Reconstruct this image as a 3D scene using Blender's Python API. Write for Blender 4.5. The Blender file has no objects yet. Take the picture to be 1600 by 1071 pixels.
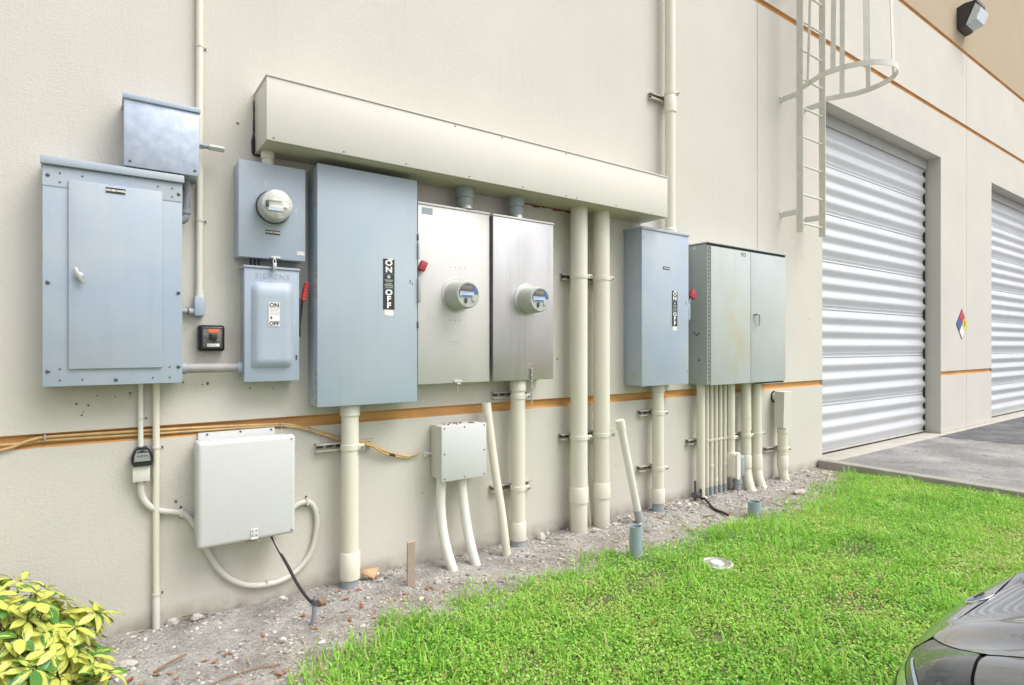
import bpy, bmesh, math, random
import numpy as np
from mathutils import Vector, Matrix, noise as mnoise
R = math.radians
random.seed(7)
rng = np.random.default_rng(11)
scene = bpy.context.scene
C = scene.collection

# ------------------------------------------------------------------ camera, sky, sun, exposure
cam_d = bpy.data.cameras.new('camera')
cam = bpy.data.objects.new('camera', cam_d); C.objects.link(cam)
cam.location = (0.0, -3.4, 1.404); cam.rotation_euler = (R(90), 0, R(-35.615))
cam_d.sensor_width = 36.0; cam_d.lens = 20.41; cam_d.shift_y = 0.0028
cam_d.clip_start = 0.05; cam_d.clip_end = 1500
scene.camera = cam

SUN_EL, SUN_AZ = 58.0, 38.0           # azimuth measured from -y (out of the wall) towards +x
world = bpy.data.worlds.new('World'); scene.world = world; world.use_nodes = True
wn = world.node_tree; wn.nodes.clear()
sky = wn.nodes.new('ShaderNodeTexSky'); sky.sky_type = 'NISHITA'; sky.sun_disc = False
sky.sun_elevation = R(SUN_EL); sky.sun_rotation = R(180 - SUN_AZ)
sky.air_density = 1.0; sky.dust_density = 4.0; sky.ozone_density = 1.0
hs = wn.nodes.new('ShaderNodeHueSaturation'); hs.inputs['Saturation'].default_value = 0.22
bg = wn.nodes.new('ShaderNodeBackground'); bg.inputs['Strength'].default_value = 0.145
wo = wn.nodes.new('ShaderNodeOutputWorld')
wn.links.new(sky.outputs[0], hs.inputs['Color']); wn.links.new(hs.outputs[0], bg.inputs[0]); wn.links.new(bg.outputs[0], wo.inputs[0])

sd = bpy.data.lights.new('sun', 'SUN'); sd.energy = 1.05; sd.angle = R(42); sd.color = (1.0, 0.965, 0.91)
sun = bpy.data.objects.new('sun', sd); C.objects.link(sun)
sv = Vector((math.sin(R(SUN_AZ)) * math.cos(R(SUN_EL)), -math.cos(R(SUN_AZ)) * math.cos(R(SUN_EL)), math.sin(R(SUN_EL))))
sun.rotation_euler = sv.to_track_quat('Z', 'Y').to_euler(); sun.location = (4, -8, 12)

scene.view_settings.view_transform = 'Standard'; scene.view_settings.look = 'None'
scene.view_settings.exposure = 0.80; scene.view_settings.gamma = 1.0
scene.view_settings.use_curve_mapping = False
scene.render.engine = 'CYCLES'
scene.cycles.use_denoising = True
scene.cycles.max_bounces = 7; scene.cycles.diffuse_bounces = 4; scene.cycles.glossy_bounces = 4; scene.cycles.transparent_max_bounces = 8

# ------------------------------------------------------------------ materials
MATS = {}
def M(name, col, rough=.5, metal=0., var=.07, scale=5., bump=0., bscale=300., streak=0., coat=0., tint=None, tintamt=0., tscale=3.,
      spec=.5, low=None, spots=None, bump2=0., bscale2=40., stains_reflections=None):
    m = bpy.data.materials.new(name); m.use_nodes = True; nt = m.node_tree; N = nt.nodes; L = nt.links
    b = N['Principled BSDF']; b.inputs['Roughness'].default_value = rough; b.inputs['Metallic'].default_value = metal
    b.inputs['Coat Weight'].default_value = coat; b.inputs['Coat Roughness'].default_value = .03
    b.inputs['Specular IOR Level'].default_value = spec
    geo = N.new('ShaderNodeNewGeometry'); pos = geo.outputs['Position']
    def noise(sc, det=4., vec=None, rgh=.55):
        n = N.new('ShaderNodeTexNoise'); n.inputs['Scale'].default_value = sc; n.inputs['Detail'].default_value = det
        n.inputs['Roughness'].default_value = rgh
        L.new(vec or pos, n.inputs['Vector']); return n.outputs['Fac']
    def mapr(src, a, b_, c, d):
        r = N.new('ShaderNodeMapRange'); L.new(src, r.inputs[0])
        for i, v in enumerate((a, b_, c, d)): r.inputs[i + 1].default_value = v
        return r.outputs[0]
    def mix(fac, a, b_, blend='MIX'):
        x = N.new('ShaderNodeMix'); x.data_type = 'RGBA'; x.blend_type = blend
        if isinstance(fac, (int, float)): x.inputs[0].default_value = fac
        else: L.new(fac, x.inputs[0])
        for s, v in ((6, a), (7, b_)):
            if isinstance(v, tuple): x.inputs[s].default_value = (*v, 1)
            else: L.new(v, x.inputs[s])
        return x.outputs[2]
    def mul(a, b_):
        x = N.new('ShaderNodeMath'); x.operation = 'MULTIPLY'
        for s, v in ((0, a), (1, b_)):
            if isinstance(v, (int, float)): x.inputs[s].default_value = v
            else: L.new(v, x.inputs[s])
        return x.outputs[0]
    c = tuple(col)
    if tint: c = mix(mapr(noise(tscale, 5.), .42, .68, 0, tintamt), c, tuple(tint))
    n1 = mapr(noise(scale, 6.), .25, .75, 1 - var, 1 + var)
    g = N.new('ShaderNodeCombineColor')
    for i in range(3): L.new(n1, g.inputs[i])
    c = mix(1., c, g.outputs[0], 'MULTIPLY')
    mp = N.new('ShaderNodeMapping'); mp.inputs['Scale'].default_value = (34, 34, 1.3); L.new(pos, mp.inputs[0])
    if streak:
        c = mix(mul(mapr(noise(1., 4., mp.outputs[0]), .52, .78, 0, 1), mapr(noise(1.7, 2.), .4, .7, 0, streak)), c, tuple(k * .45 for k in col))
    if spots:       # scattered specks: (colour, density threshold, scale, amount)
        c = mix(mapr(noise(spots[2], 2.), spots[1], spots[1] + .05, 0, spots[3]), c, tuple(spots[0]))
    if low:         # splashed soil just above the ground: (colour, height, amount)
        sp = N.new('ShaderNodeSeparateXYZ'); L.new(pos, sp.inputs[0])
        c = mix(mul(mapr(sp.outputs[2], 0, low[1], low[2], 0), mapr(noise(9., 6.), .3, .62, .15, 1)), c, tuple(low[0]))
    for tone_area in (stains_reflections or ()):       # soft stains, and reflections painted as colour: ((x,z), (rx,rz), colour, amount)
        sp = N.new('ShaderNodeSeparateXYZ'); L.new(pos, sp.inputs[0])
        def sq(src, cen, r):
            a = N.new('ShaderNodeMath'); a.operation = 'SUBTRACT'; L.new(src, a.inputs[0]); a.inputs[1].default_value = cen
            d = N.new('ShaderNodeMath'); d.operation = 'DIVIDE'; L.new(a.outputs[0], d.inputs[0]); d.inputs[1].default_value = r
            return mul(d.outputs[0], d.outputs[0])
        ad = N.new('ShaderNodeMath'); ad.operation = 'ADD'; L.new(sq(sp.outputs[0], tone_area[0][0], tone_area[1][0]), ad.inputs[0]); L.new(sq(sp.outputs[2], tone_area[0][1], tone_area[1][1]), ad.inputs[1])
        c = mix(mul(mapr(ad.outputs[0], 0, 1, tone_area[3], 0), mapr(noise(4., 4.), .3, .65, .2, 1)), c, tuple(tone_area[2]))
    L.new(c, b.inputs['Base Color'])
    L.new(mapr(noise(scale * 2.3, 5.), .3, .7, max(.02, rough - .07), min(1, rough + .07)), b.inputs['Roughness'])
    if bump:
        h = noise(bscale, 3.)
        bp = N.new('ShaderNodeBump'); bp.inputs['Strength'].default_value = bump; bp.inputs['Distance'].default_value = .01
        L.new(h, bp.inputs['Height']); out = bp.outputs[0]
        if bump2:
            bq = N.new('ShaderNodeBump'); bq.inputs['Strength'].default_value = bump2; bq.inputs['Distance'].default_value = .02
            L.new(noise(bscale2, 3.), bq.inputs['Height']); L.new(out, bq.inputs['Normal']); out = bq.outputs[0]
        L.new(out, b.inputs['Normal'])
    MATS[name] = m
    return m

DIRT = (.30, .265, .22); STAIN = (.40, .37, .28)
M('stucco', (.60, .577, .517), .9, var=.04, scale=1.1, bump=.24, bscale=150, bump2=.10, bscale2=60, low=(DIRT, .10, 1.), tint=(.575, .55, .495), tintamt=.5, tscale=.8, spec=.2, streak=.12, stains_reflections=[((.07, 1.17), (.36, .12), STAIN, .6), ((.78, 1.16), (.22, .12), STAIN, .7), ((.69, .26), (.10, .20), STAIN, .55), ((1.30, 1.02), (.40, .08), STAIN, .6), ((3.9, 1.03), (.4, .08), STAIN, .5), ((5.05, 1.0), (.8, .09), STAIN, .5), ((-.1, .5), (.5, .5), (.50, .485, .445), .5), ((2.9, 2.3), (.45, .20), STAIN, .6), ((.28, 2.36), (.35, .3), STAIN, .3), ((8.7, 4.5), (1.9, .3), (.52, .51, .48), .5), ((11.4, 6.1), (.12, .4), STAIN, .5)], spots=((.25, .22, .17), .755, 11., .5))  # the area low on the left only greys the wall colour
M('stucco_tan', (.44, .365, .255), .9, var=.03, scale=1.1, bump=.4, bscale=120, spec=.2)
M('orange_paint', (.57, .315, .115), .7, var=.12, scale=3.5, bump=.25, bscale=120, spec=.3, tint=(.42, .22, .085), tintamt=.5, tscale=2.5)
M('cream_pipe', (.72, .69, .585), .45, var=.045, scale=3., bump=.08, bscale=60, low=((.42, .38, .31), .16, .55), tint=(.62, .59, .49), tintamt=.45, spots=((.50, .46, .38), .70, 24., .6))
M('white_pipe', (.72, .71, .655), .42, var=.04, scale=3., low=((.45, .41, .35), .14, .6))
M('grey_pvc', (.30, .34, .36), .5, var=.08, scale=8., tint=(.40, .40, .38), tintamt=.5, tscale=9.)
M('teal_pvc', (.31, .385, .43), .5, var=.08, scale=8., low=((.3, .28, .22), .06, .7))
M('cabinet_blue', (.36, .425, .52), .46, var=.06, scale=2.2, bump=.06, bscale=90, streak=.16, tint=(.43, .475, .505), tintamt=.75, tscale=2.6, spots=((.50, .53, .54), .70, 18., .6))
M('cabinet_blue_big', (.375, .445, .52), .5, var=.05, scale=1.6, bump=.05, bscale=90, streak=.12, tint=(.44, .495, .53), tintamt=.7, tscale=1.5, spots=((.52, .54, .55), .72, 14., .5))
M('cabinet_sage', (.46, .505, .50), .5, var=.06, scale=1.9, bump=.06, bscale=90, streak=.18, tint=(.45, .465, .42), tintamt=.5, tscale=2.1, stains_reflections=[((4.86, 1.52), (.30, .52), (.44, .41, .27), .75)])
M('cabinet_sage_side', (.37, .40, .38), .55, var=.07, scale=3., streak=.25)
M('galvanised', (.42, .48, .58), .48, .35, var=.14, scale=22., bump=.05, bscale=60, tint=(.52, .57, .65), tintamt=.6, tscale=28.)
M('stainless', (.68, .66, .635), .50, .55, var=.05, scale=2.4, streak=.16, tint=(.56, .55, .53), tintamt=.4, tscale=3.)
M('stainless_dark', (.55, .54, .535), .34, .75, var=.05, scale=2.4, bump=.03, bscale=2.2, streak=.6, stains_reflections=[((2.50, 1.24), (.40, .15), (.56, .46, .48), .9), ((2.38, 2.05), (.13, .30), (.38, .38, .38), .7)])  # lower area paints a pinkish reflection into the steel; upper is drip streaks
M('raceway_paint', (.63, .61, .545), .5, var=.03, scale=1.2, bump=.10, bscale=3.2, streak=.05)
M('raceway_under_shade', (.50, .465, .36), .6, var=.05, scale=3.)  # raceway paint darkened and warmed to hold the underside's shade
M('white_box', (.60, .605, .60), .4, var=.03, scale=2., bump=.03, bscale=60, spots=((.4, .4, .38), .75, 30., .6))
M('cream_box', (.64, .63, .565), .5, var=.04, scale=3., spots=((.4, .36, .28), .74, 30., .6))
M('zinc', (.48, .48, .47), .4, .8, var=.12, scale=30.)
M('strut_metal', (.55, .53, .46), .5, .1, var=.14, scale=18., tint=(.30, .24, .18), tintamt=.55, tscale=22.)
M('dark_gap', (.012, .012, .012), .9, var=0)
M('black_plastic', (.02, .021, .024), .35, var=.15, scale=20.)
M('rubber', (.018, .018, .018), .75, var=.1)
M('screw_metal', (.11, .11, .12), .5, .6, var=.1)
M('rust', (.22, .085, .035), .9, var=.3, scale=60.)
M('red_plastic', (.62, .035, .035), .4, var=.12, scale=30.)
M('red_faded', (.38, .04, .055), .5, var=.15, scale=30.)
M('orange_label', (.85, .16, .035), .5, var=.05)
M('white_label', (.78, .78, .76), .5, var=.05, scale=40.)
M('black_label', (.028, .028, .03), .5, var=.2, scale=60.)
M('brown_plate', (.05, .035, .028), .4, var=.1)
M('letter_white', (.85, .85, .83), .5, var=0)
M('letter_dark', (.06, .06, .065), .5, var=0)
M('meter_grey', (.43, .45, .40), .4, var=.04, scale=8.)
M('meter_clear', (.50, .50, .44), .14, .3, var=.10, scale=30., coat=.6)
M('meter_window', (.10, .095, .09), .08, var=.5, scale=60., coat=.8)
M('display_grey', (.17, .155, .14), .2, var=.2, scale=90.)
M('meter_blue', (.06, .16, .42), .3, var=.1)
M('label_paleblue', (.48, .58, .76), .4, var=.1, scale=120.)
M('cable_tan', (.56, .38, .17), .6, var=.12, scale=14., tint=(.36, .22, .09), tintamt=.5, tscale=11.)
M('cable_black', (.02, .02, .021), .6, var=.2)
M('copper_wire', (.40, .36, .33), .5, .4, var=.3, scale=60.)
M('flex_white', (.60, .585, .525), .5, var=.05, scale=8.)
M('flex_grey', (.24, .245, .28), .55, var=.1)
M('door_white', (.525, .54, .565), .38, var=.04, scale=1.5, tint=(.52, .53, .55), tintamt=.35, tscale=2.2, spots=((.25, .22, .2), .735, 16., .8), streak=.12)
M('door_top_shade', (.40, .40, .385), .6, var=.08, scale=4.)  # grey for the door top, its shade put into the colour
M('ladder_paint', (.68, .67, .61), .55, var=.06, scale=5., tint=(.5, .46, .38), tintamt=.3, tscale=14.)
M('concrete', (.34, .325, .285), .9, var=.14, scale=7., bump=.5, bscale=140, tint=(.27, .26, .22), tintamt=.75, tscale=6.)
M('concrete_sill', (.46, .44, .385), .9, var=.1, scale=7., bump=.4, bscale=140, tint=(.36, .33, .27), tintamt=.5, tscale=5.)
M('asphalt', (.20, .197, .195), .92, var=.26, scale=30., bump=.7, bscale=170, tint=(.37, .36, .34), tintamt=.95, tscale=1.3, spots=((.10, .10, .10), .66, 9., .7))
M('asphalt_dark', (.085, .088, .096), .8, var=.2, scale=30., bump=.6, bscale=170, tint=(.16, .16, .162), tintamt=.9, tscale=2.5)
M('soil', (.43, .41, .385), .97, var=.24, scale=38., bump=.9, bscale=190, bump2=.7, bscale2=50, tint=(.235, .215, .195), tintamt=.9, tscale=4., spec=.1, spots=((.60, .575, .54), .60, 150., .7))
M('pebble', (.56, .53, .48), .9, var=.22, scale=45., bump=.3, bscale=200, spec=.2)
M('rock', (.47, .445, .41), .92, var=.2, scale=30., bump=.7, bscale=90)
M('dead_leaf', (.32, .085, .035), .7, var=.35, scale=25., tint=(.36, .20, .09), tintamt=.9, tscale=14.)
M('twig', (.23, .15, .10), .9, var=.25, scale=40.)
M('cardboard', (.50, .34, .19), .8, var=.08)
M('weathered_pipe', (.34, .325, .31), .6, var=.1, scale=9., tint=(.24, .24, .28), tintamt=.8, tscale=6.)
M('stake', (.36, .29, .235), .8, var=.12, scale=20.)
M('lamp_body', (.045, .042, .046), .45, var=.1)
M('lamp_lens', (.62, .70, .78), .12, var=.1, scale=30., coat=.5)
M('nfpa_red', (.62, .03, .07), .5, var=.03); M('nfpa_blue', (.05, .11, .34), .5, var=.03); M('nfpa_yellow', (.75, .62, .03), .5, var=.03)
M('car_paint', (.155, .16, .17), .22, .45, var=.02, coat=1.)
M('car_trim', (.015, .015, .016), .4, var=.05)
M('chrome', (.8, .8, .8), .08, 1., var=.01)
M('headlight', (.045, .05, .058), .30, .1, var=.15, scale=12., coat=.45)
M('headlight_clear', (.62, .66, .68), .06, .5, var=.15, scale=20., coat=1.)
M('glass_dark', (.01, .012, .014), .03, .0, var=0., coat=1.)
M('alloy', (.5, .5, .5), .3, .9, var=.03)
M('stem_bark', (.16, .13, .08), .9, var=.2)

def leaf_material(name, cols, sss=.0, rough=.5, trans=.25):
    """vertex-attribute driven plant colour (tone per leaf 0..1) with thin-leaf transmission"""
    m = bpy.data.materials.new(name); m.use_nodes = True; nt = m.node_tree; N = nt.nodes; L = nt.links
    b = N['Principled BSDF']; out = N['Material Output']
    at = N.new('ShaderNodeAttribute'); at.attribute_name = 'tone'
    rp = N.new('ShaderNodeValToRGB'); L.new(at.outputs['Fac'], rp.inputs[0])
    el = rp.color_ramp.elements
    while len(el) < len(cols): el.new(.5)
    for i, (p, c) in enumerate(cols): el[i].position = p; el[i].color = (*c, 1)
    L.new(rp.outputs[0], b.inputs['Base Color']); b.inputs['Roughness'].default_value = rough; b.inputs['Specular IOR Level'].default_value = .35
    tr = N.new('ShaderNodeBsdfTranslucent'); L.new(rp.outputs[0], tr.inputs[0])
    mx = N.new('ShaderNodeMixShader'); mx.inputs[0].default_value = trans
    L.new(b.outputs[0], mx.inputs[1]); L.new(tr.outputs[0], mx.inputs[2]); L.new(mx.outputs[0], out.inputs[0])
    MATS[name] = m
def add_turf():
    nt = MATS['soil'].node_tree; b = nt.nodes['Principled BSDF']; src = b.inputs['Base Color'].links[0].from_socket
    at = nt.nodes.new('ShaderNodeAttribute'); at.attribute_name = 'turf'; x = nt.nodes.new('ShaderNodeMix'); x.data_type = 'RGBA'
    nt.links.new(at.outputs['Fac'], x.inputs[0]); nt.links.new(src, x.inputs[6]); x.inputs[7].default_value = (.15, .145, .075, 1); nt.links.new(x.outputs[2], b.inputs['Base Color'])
add_turf()
leaf_material('grass', [(0, (.06, .20, .025)), (.26, (.165, .44, .045)), (.56, (.31, .63, .08)), (.86, (.50, .70, .15)), (.95, (.50, .44, .22)), (1, (.52, .46, .30))], trans=.35)

def shrub_material():
    m = bpy.data.materials.new('variegated_leaf'); m.use_nodes = True; nt = m.node_tree; N = nt.nodes; L = nt.links
    b = N['Principled BSDF']; out = N['Material Output']
    uv = N.new('ShaderNodeUVMap'); uv.uv_map = 'UVMap'
    oi = N.new('ShaderNodeObjectInfo'); at = N.new('ShaderNodeAttribute'); at.attribute_name = 'tone'
    ad = N.new('ShaderNodeMath'); ad.operation = 'ADD'; L.new(oi.outputs['Random'], ad.inputs[0]); L.new(at.outputs['Fac'], ad.inputs[1])
    fr = N.new('ShaderNodeMath'); fr.operation = 'FRACT'; L.new(ad.outputs[0], fr.inputs[0])
    cx = N.new('ShaderNodeCombineXYZ'); L.new(ad.outputs[0], cx.inputs[2])
    sc = N.new('ShaderNodeVectorMath'); sc.operation = 'MULTIPLY_ADD'; L.new(uv.outputs[0], sc.inputs[0]); sc.inputs[1].default_value = (1.0, 3.2, 0); 
    s2 = N.new('ShaderNodeVectorMath'); s2.operation = 'SCALE'; s2.inputs['Scale'].default_value = 37.; L.new(cx.outputs[0], s2.inputs[0]); L.new(s2.outputs[0], sc.inputs[2])
    n = N.new('ShaderNodeTexNoise'); n.inputs['Scale'].default_value = 1.7; n.inputs['Detail'].default_value = 2.; L.new(sc.outputs[0], n.inputs['Vector'])
    sp = N.new('ShaderNodeSeparateXYZ'); L.new(uv.outputs[0], sp.inputs[0])
    e1 = N.new('ShaderNodeMath'); e1.operation = 'SUBTRACT'; L.new(sp.outputs[1], e1.inputs[0]); e1.inputs[1].default_value = .5
    e2 = N.new('ShaderNodeMath'); e2.operation = 'ABSOLUTE'; L.new(e1.outputs[0], e2.inputs[0])
    # green where noise + edge distance is high; the per-leaf value moves a leaf between all yellow and all green
    s = N.new('ShaderNodeMath'); s.operation = 'MULTIPLY_ADD'; L.new(e2.outputs[0], s.inputs[0]); s.inputs[1].default_value = .55; L.new(n.outputs['Fac'], s.inputs[2])
    mr = N.new('ShaderNodeMapRange'); L.new(fr.outputs[0], mr.inputs[0]); mr.inputs[1].default_value = .62; mr.inputs[2].default_value = 1.; mr.inputs[3].default_value = -.06; mr.inputs[4].default_value = .42
    s3 = N.new('ShaderNodeMath'); s3.operation = 'ADD'; L.new(s.outputs[0], s3.inputs[0]); L.new(mr.outputs[0], s3.inputs[1])
    st = N.new('ShaderNodeMapRange'); L.new(s3.outputs[0], st.inputs[0]); st.inputs[1].default_value = .70; st.inputs[2].default_value = .76
    n2 = N.new('ShaderNodeTexNoise'); n2.inputs['Scale'].default_value = 4.; L.new(sc.outputs[0], n2.inputs['Vector'])
    def mixc(f, a, b_):
        x = N.new('ShaderNodeMix'); x.data_type = 'RGBA'; L.new(f, x.inputs[0])
        for k, v in ((6, a), (7, b_)):
            if isinstance(v, tuple): x.inputs[k].default_value = (*v, 1)
            else: L.new(v, x.inputs[k])
        return x.outputs[2]
    yel = mixc(n2.outputs['Fac'], (.70, .66, .16), (.60, .65, .14))
    grn = mixc(n2.outputs['Fac'], (.05, .16, .04), (.14, .33, .05))
    col = mixc(st.outputs[0], yel, grn)
    L.new(col, b.inputs['Base Color']); b.inputs['Roughness'].default_value = .32
    tr = N.new('ShaderNodeBsdfTranslucent'); L.new(col, tr.inputs[0])
    mx = N.new('ShaderNodeMixShader'); mx.inputs[0].default_value = .25
    L.new(b.outputs[0], mx.inputs[1]); L.new(tr.outputs[0], mx.inputs[2]); L.new(mx.outputs[0], out.inputs[0])
    MATS['variegated_leaf'] = m
shrub_material()

# ------------------------------------------------------------------ builders
class MB:
    def __init__(self): self.bm = bmesh.new()
    def box(self, x0, x1, y0, y1, z0, z1, bev=0., seg=2, rot=None):
        r = bmesh.ops.create_cube(self.bm, size=1.)
        vs = r['verts']; cx, cy, cz = (x0 + x1) / 2, (y0 + y1) / 2, (z0 + z1) / 2
        for v in vs: v.co = Vector((v.co.x * (x1 - x0), v.co.y * (y1 - y0), v.co.z * (z1 - z0)))
        if rot: bmesh.ops.rotate(self.bm, verts=vs, cent=(0, 0, 0), matrix=rot)
        bmesh.ops.translate(self.bm, verts=vs, vec=(cx, cy, cz))
        if bev:
            es = list({e for v in vs for e in v.link_edges})
            bmesh.ops.bevel(self.bm, geom=es, offset=bev, segments=seg, profile=.5, affect='EDGES')
        return self
    def tube(self, pts, r, seg=14, caps=True, squash=1.):
        pts = [Vector(p) for p in pts]; n = len(pts)
        rs = r if isinstance(r, (list, tuple)) else [r] * n
        rings = []; up = None
        for i, p in enumerate(pts):
            d = (pts[min(i + 1, n - 1)] - pts[max(i - 1, 0)])
            if d.length < 1e-9: d = Vector((0, 0, 1))
            d.normalize()
            if up is None:
                up = Vector((1, 0, 0)) if abs(d.x) < .9 else Vector((0, 1, 0))
            a = (up - d * up.dot(d))
            if a.length < 1e-6: a = d.orthogonal()
            a.normalize(); b = d.cross(a); up = a
            rings.append([self.bm.verts.new(p + rs[i] * (a * math.cos(2 * math.pi * k / seg) + squash * b * math.sin(2 * math.pi * k / seg))) for k in range(seg)])
        for i in range(n - 1):
            for k in range(seg):
                self.bm.faces.new((rings[i][k], rings[i][(k + 1) % seg], rings[i + 1][(k + 1) % seg], rings[i + 1][k]))
        if caps: self.bm.faces.new(rings[0][::-1]); self.bm.faces.new(rings[-1])
        return self
    def lathe(self, o, d, prof, seg=28, sx=1.):
        """prof: (radius, distance along d) pairs"""
        o = Vector(o); d = Vector(d).normalized(); a = Vector((0, 0, 1)) if abs(d.z) < .9 else Vector((1, 0, 0)); a = (a - d * a.dot(d)).normalized(); b = d.cross(a)
        rings = []
        for r, t in prof:
            rings.append([self.bm.verts.new(o + d * t + max(r, 1e-4) * (a * math.cos(2 * math.pi * k / seg) + sx * b * math.sin(2 * math.pi * k / seg))) for k in range(seg)])
        for i in range(len(prof) - 1):
            for k in range(seg):
                self.bm.faces.new((rings[i][k], rings[i][(k + 1) % seg], rings[i + 1][(k + 1) % seg], rings[i + 1][k]))
        self.bm.faces.new(rings[0][::-1]); self.bm.faces.new(rings[-1])
        return self
    def prism(self, poly, y0, y1):
        """poly in (x,z), extruded from y0 to y1"""
        a = [self.bm.verts.new((x, y0, z)) for x, z in poly]; b = [self.bm.verts.new((x, y1, z)) for x, z in poly]; n = len(poly)
        self.bm.faces.new(a); self.bm.faces.new(b[::-1])
        for i in range(n): self.bm.faces.new((a[i], b[i], b[(i + 1) % n], a[(i + 1) % n]))
        return self
    def extr(self, poly_yz, x0, x1):
        a = [self.bm.verts.new((x0, y, z)) for y, z in poly_yz]; b = [self.bm.verts.new((x1, y, z)) for y, z in poly_yz]; n = len(poly_yz)
        self.bm.faces.new(a); self.bm.faces.new(b[::-1])
        for i in range(n): self.bm.faces.new((a[i], b[i], b[(i + 1) % n], a[(i + 1) % n]))
        return self
    def quad(self, *p):
        self.bm.faces.new([self.bm.verts.new(q) for q in p]); return self
    def mesh(self, name, smooth=True, ang=32):
        bmesh.ops.recalc_face_normals(self.bm, faces=self.bm.faces[:])
        me = bpy.data.meshes.new(name); self.bm.to_mesh(me); self.bm.free()
        if smooth:
            me.shade_smooth(); me.set_sharp_from_angle(angle=R(ang))
        return me

def link(name, me, mat, parent=None, loc=None, rot=None):
    o = bpy.data.objects.new(name, me); C.objects.link(o)
    if mat and me is not None and not me.materials: me.materials.append(MATS[mat])
    if loc is not None: o.location = loc
    if rot is not None: o.rotation_euler = rot
    if parent is not None:
        o.parent = parent; o.matrix_parent_inverse = Matrix.Translation(-absloc(parent))
    return o
ABS = {}
def absloc(o):
    return ABS.get(o.name, Vector((0, 0, 0)))
def T(name, label, cat, loc, group=None):
    o = bpy.data.objects.new(name, None); C.objects.link(o); o.location = loc; o.empty_display_size = .05
    ABS[o.name] = Vector(loc); o['label'] = label; o['category'] = cat
    if group: o['group'] = group
    return o
def tag(o, label, cat, group=None):
    o['label'] = label; o['category'] = cat
    if group: o['group'] = group
    return o
def part(name, mb, mat, parent, ang=32): return link(name, mb.mesh(name, ang=ang), mat, parent)
def struct(name, me, mat):
    o = link(name, me, mat); o['kind'] = 'structure'; return o
def text(body, size, x, y, z, parent, mat, bold=0., space=1., sx=1., extr=.0006, name='lettering'):
    cu = bpy.data.curves.new('t', 'FONT'); cu.body = body; cu.size = size; cu.align_x = 'CENTER'; cu.align_y = 'CENTER'
    cu.extrude = extr; cu.offset = bold; cu.space_character = space; cu.resolution_u = 3
    ob = bpy.data.objects.new('t', cu); C.objects.link(ob); bpy.context.view_layer.update()
    me = bpy.data.meshes.new_from_object(ob.evaluated_get(bpy.context.evaluated_depsgraph_get()))
    bpy.data.objects.remove(ob); bpy.data.curves.remove(cu)
    me.transform(Matrix.Translation((x, y, z)) @ Matrix.Rotation(R(90), 4, 'X') @ Matrix.Diagonal((sx, 1, 1, 1)))
    me.materials.clear()
    return link(name, me, mat, parent)

SCREW = MB().lathe((0, 0, 0), (0, -1, 0), [(.0055, 0), (.0055, .002), (.003, .0035)], 8).mesh('screw')
SCREW.materials.append(MATS['screw_metal'])
def screws(parent, pts, s=1.):
    for x, y, z in pts:
        o = link('screw', SCREW, None, parent, (x, y, z)); o.scale = (s, s, s)

# ------------------------------------------------------------------ ground
def patch_edge(x):          # where the lawn begins (y) along the wall
    xs = [-30, .2, .62, .95, 1.3, 2.0, 2.7, 3.6, 4.9, 5.6, 6.2, 6.6, 7.5, 40]
    ys = [-1.4, -1.15, -.90, -.72, -.54, -.60, -.585, -.63, -.66, -.56, -.42, -.30, -.25, -.25]
    return np.interp(x, xs, ys)
gx = np.unique(np.concatenate([np.array([-200, -60, -20, -8, -3]), np.arange(-1.2, 8.01, .05), np.array([9, 12, 20, 60, 200])]))
gy = np.unique(np.concatenate([np.array([-200, -60, -20, -8]), np.arange(-4., .11, .05), np.array([.4, 3, 20, 100])]))
def gz(x, y):
    if not (-1.1 < x < 7.5 and -3.9 < y < .1): return -.02
    b = .010 * mnoise.noise(Vector((x * 2.1, y * 2.1, .3))) + .006 * mnoise.noise(Vector((x * 7, y * 7, 1.3))) + .004 * mnoise.noise(Vector((x * 19, y * 19, 2.3)))
    return b - .004
gv = [(x, y, gz(x, y)) for y in gy for x in gx]; nx_, ny_ = len(gx), len(gy)
gf = [(j * nx_ + i, j * nx_ + i + 1, (j + 1) * nx_ + i + 1, (j + 1) * nx_ + i) for j in range(ny_ - 1) for i in range(nx_ - 1)]
me = bpy.data.meshes.new('ground'); me.from_pydata(gv, [], gf); me.shade_smooth()
at = me.attributes.new('turf', 'FLOAT', 'POINT')
at.data.foreach_set('value', [float(np.clip((patch_edge(x) - y + .10 * mnoise.noise(Vector((x * 3.1, y * 3.1, 2.))) - .10) / .35, 0, .9)) if x < 6.76 else 0. for x, y, z in gv])
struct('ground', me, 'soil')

# apron in front of the doors, kerb, sill
struct('driveway', MB().box(6.90, 40, -14, -.075, -.1, .045).mesh('driveway'), 'asphalt')
mb = MB()
vs = [(10.1 + .35 * mnoise.noise(Vector((0, k * .31, 4.))) + .9 * mnoise.noise(Vector((3, k * .06, 1.))) + k * .012, -.08 - k * .05) for k in range(80)] + [(39, -4.2), (39, -.08)]
mb.bm.faces.new([mb.bm.verts.new((x, y, .049)) for x, y in vs])
struct('driveway_patch', mb.mesh('driveway_patch'), 'asphalt_dark')
struct('door_sill', MB().box(6.91, 40, -.075, .30, -.1, .052, .004).mesh('door_sill'), 'concrete_sill')
mb = MB()
mb.box(6.76, 6.90, -9, -.012, -.15, .085, .012)
struct('kerb', mb.mesh('kerb'), 'concrete')
struct('parking_lot', MB().box(-40, 6.755, -40, -3.45, -.1, .0).mesh('parking_lot'), 'asphalt')
struct('lot_kerb', MB().box(-40, 6.755, -3.445, -3.30, -.15, .09, .012).mesh('lot_kerb'), 'concrete')

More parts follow.
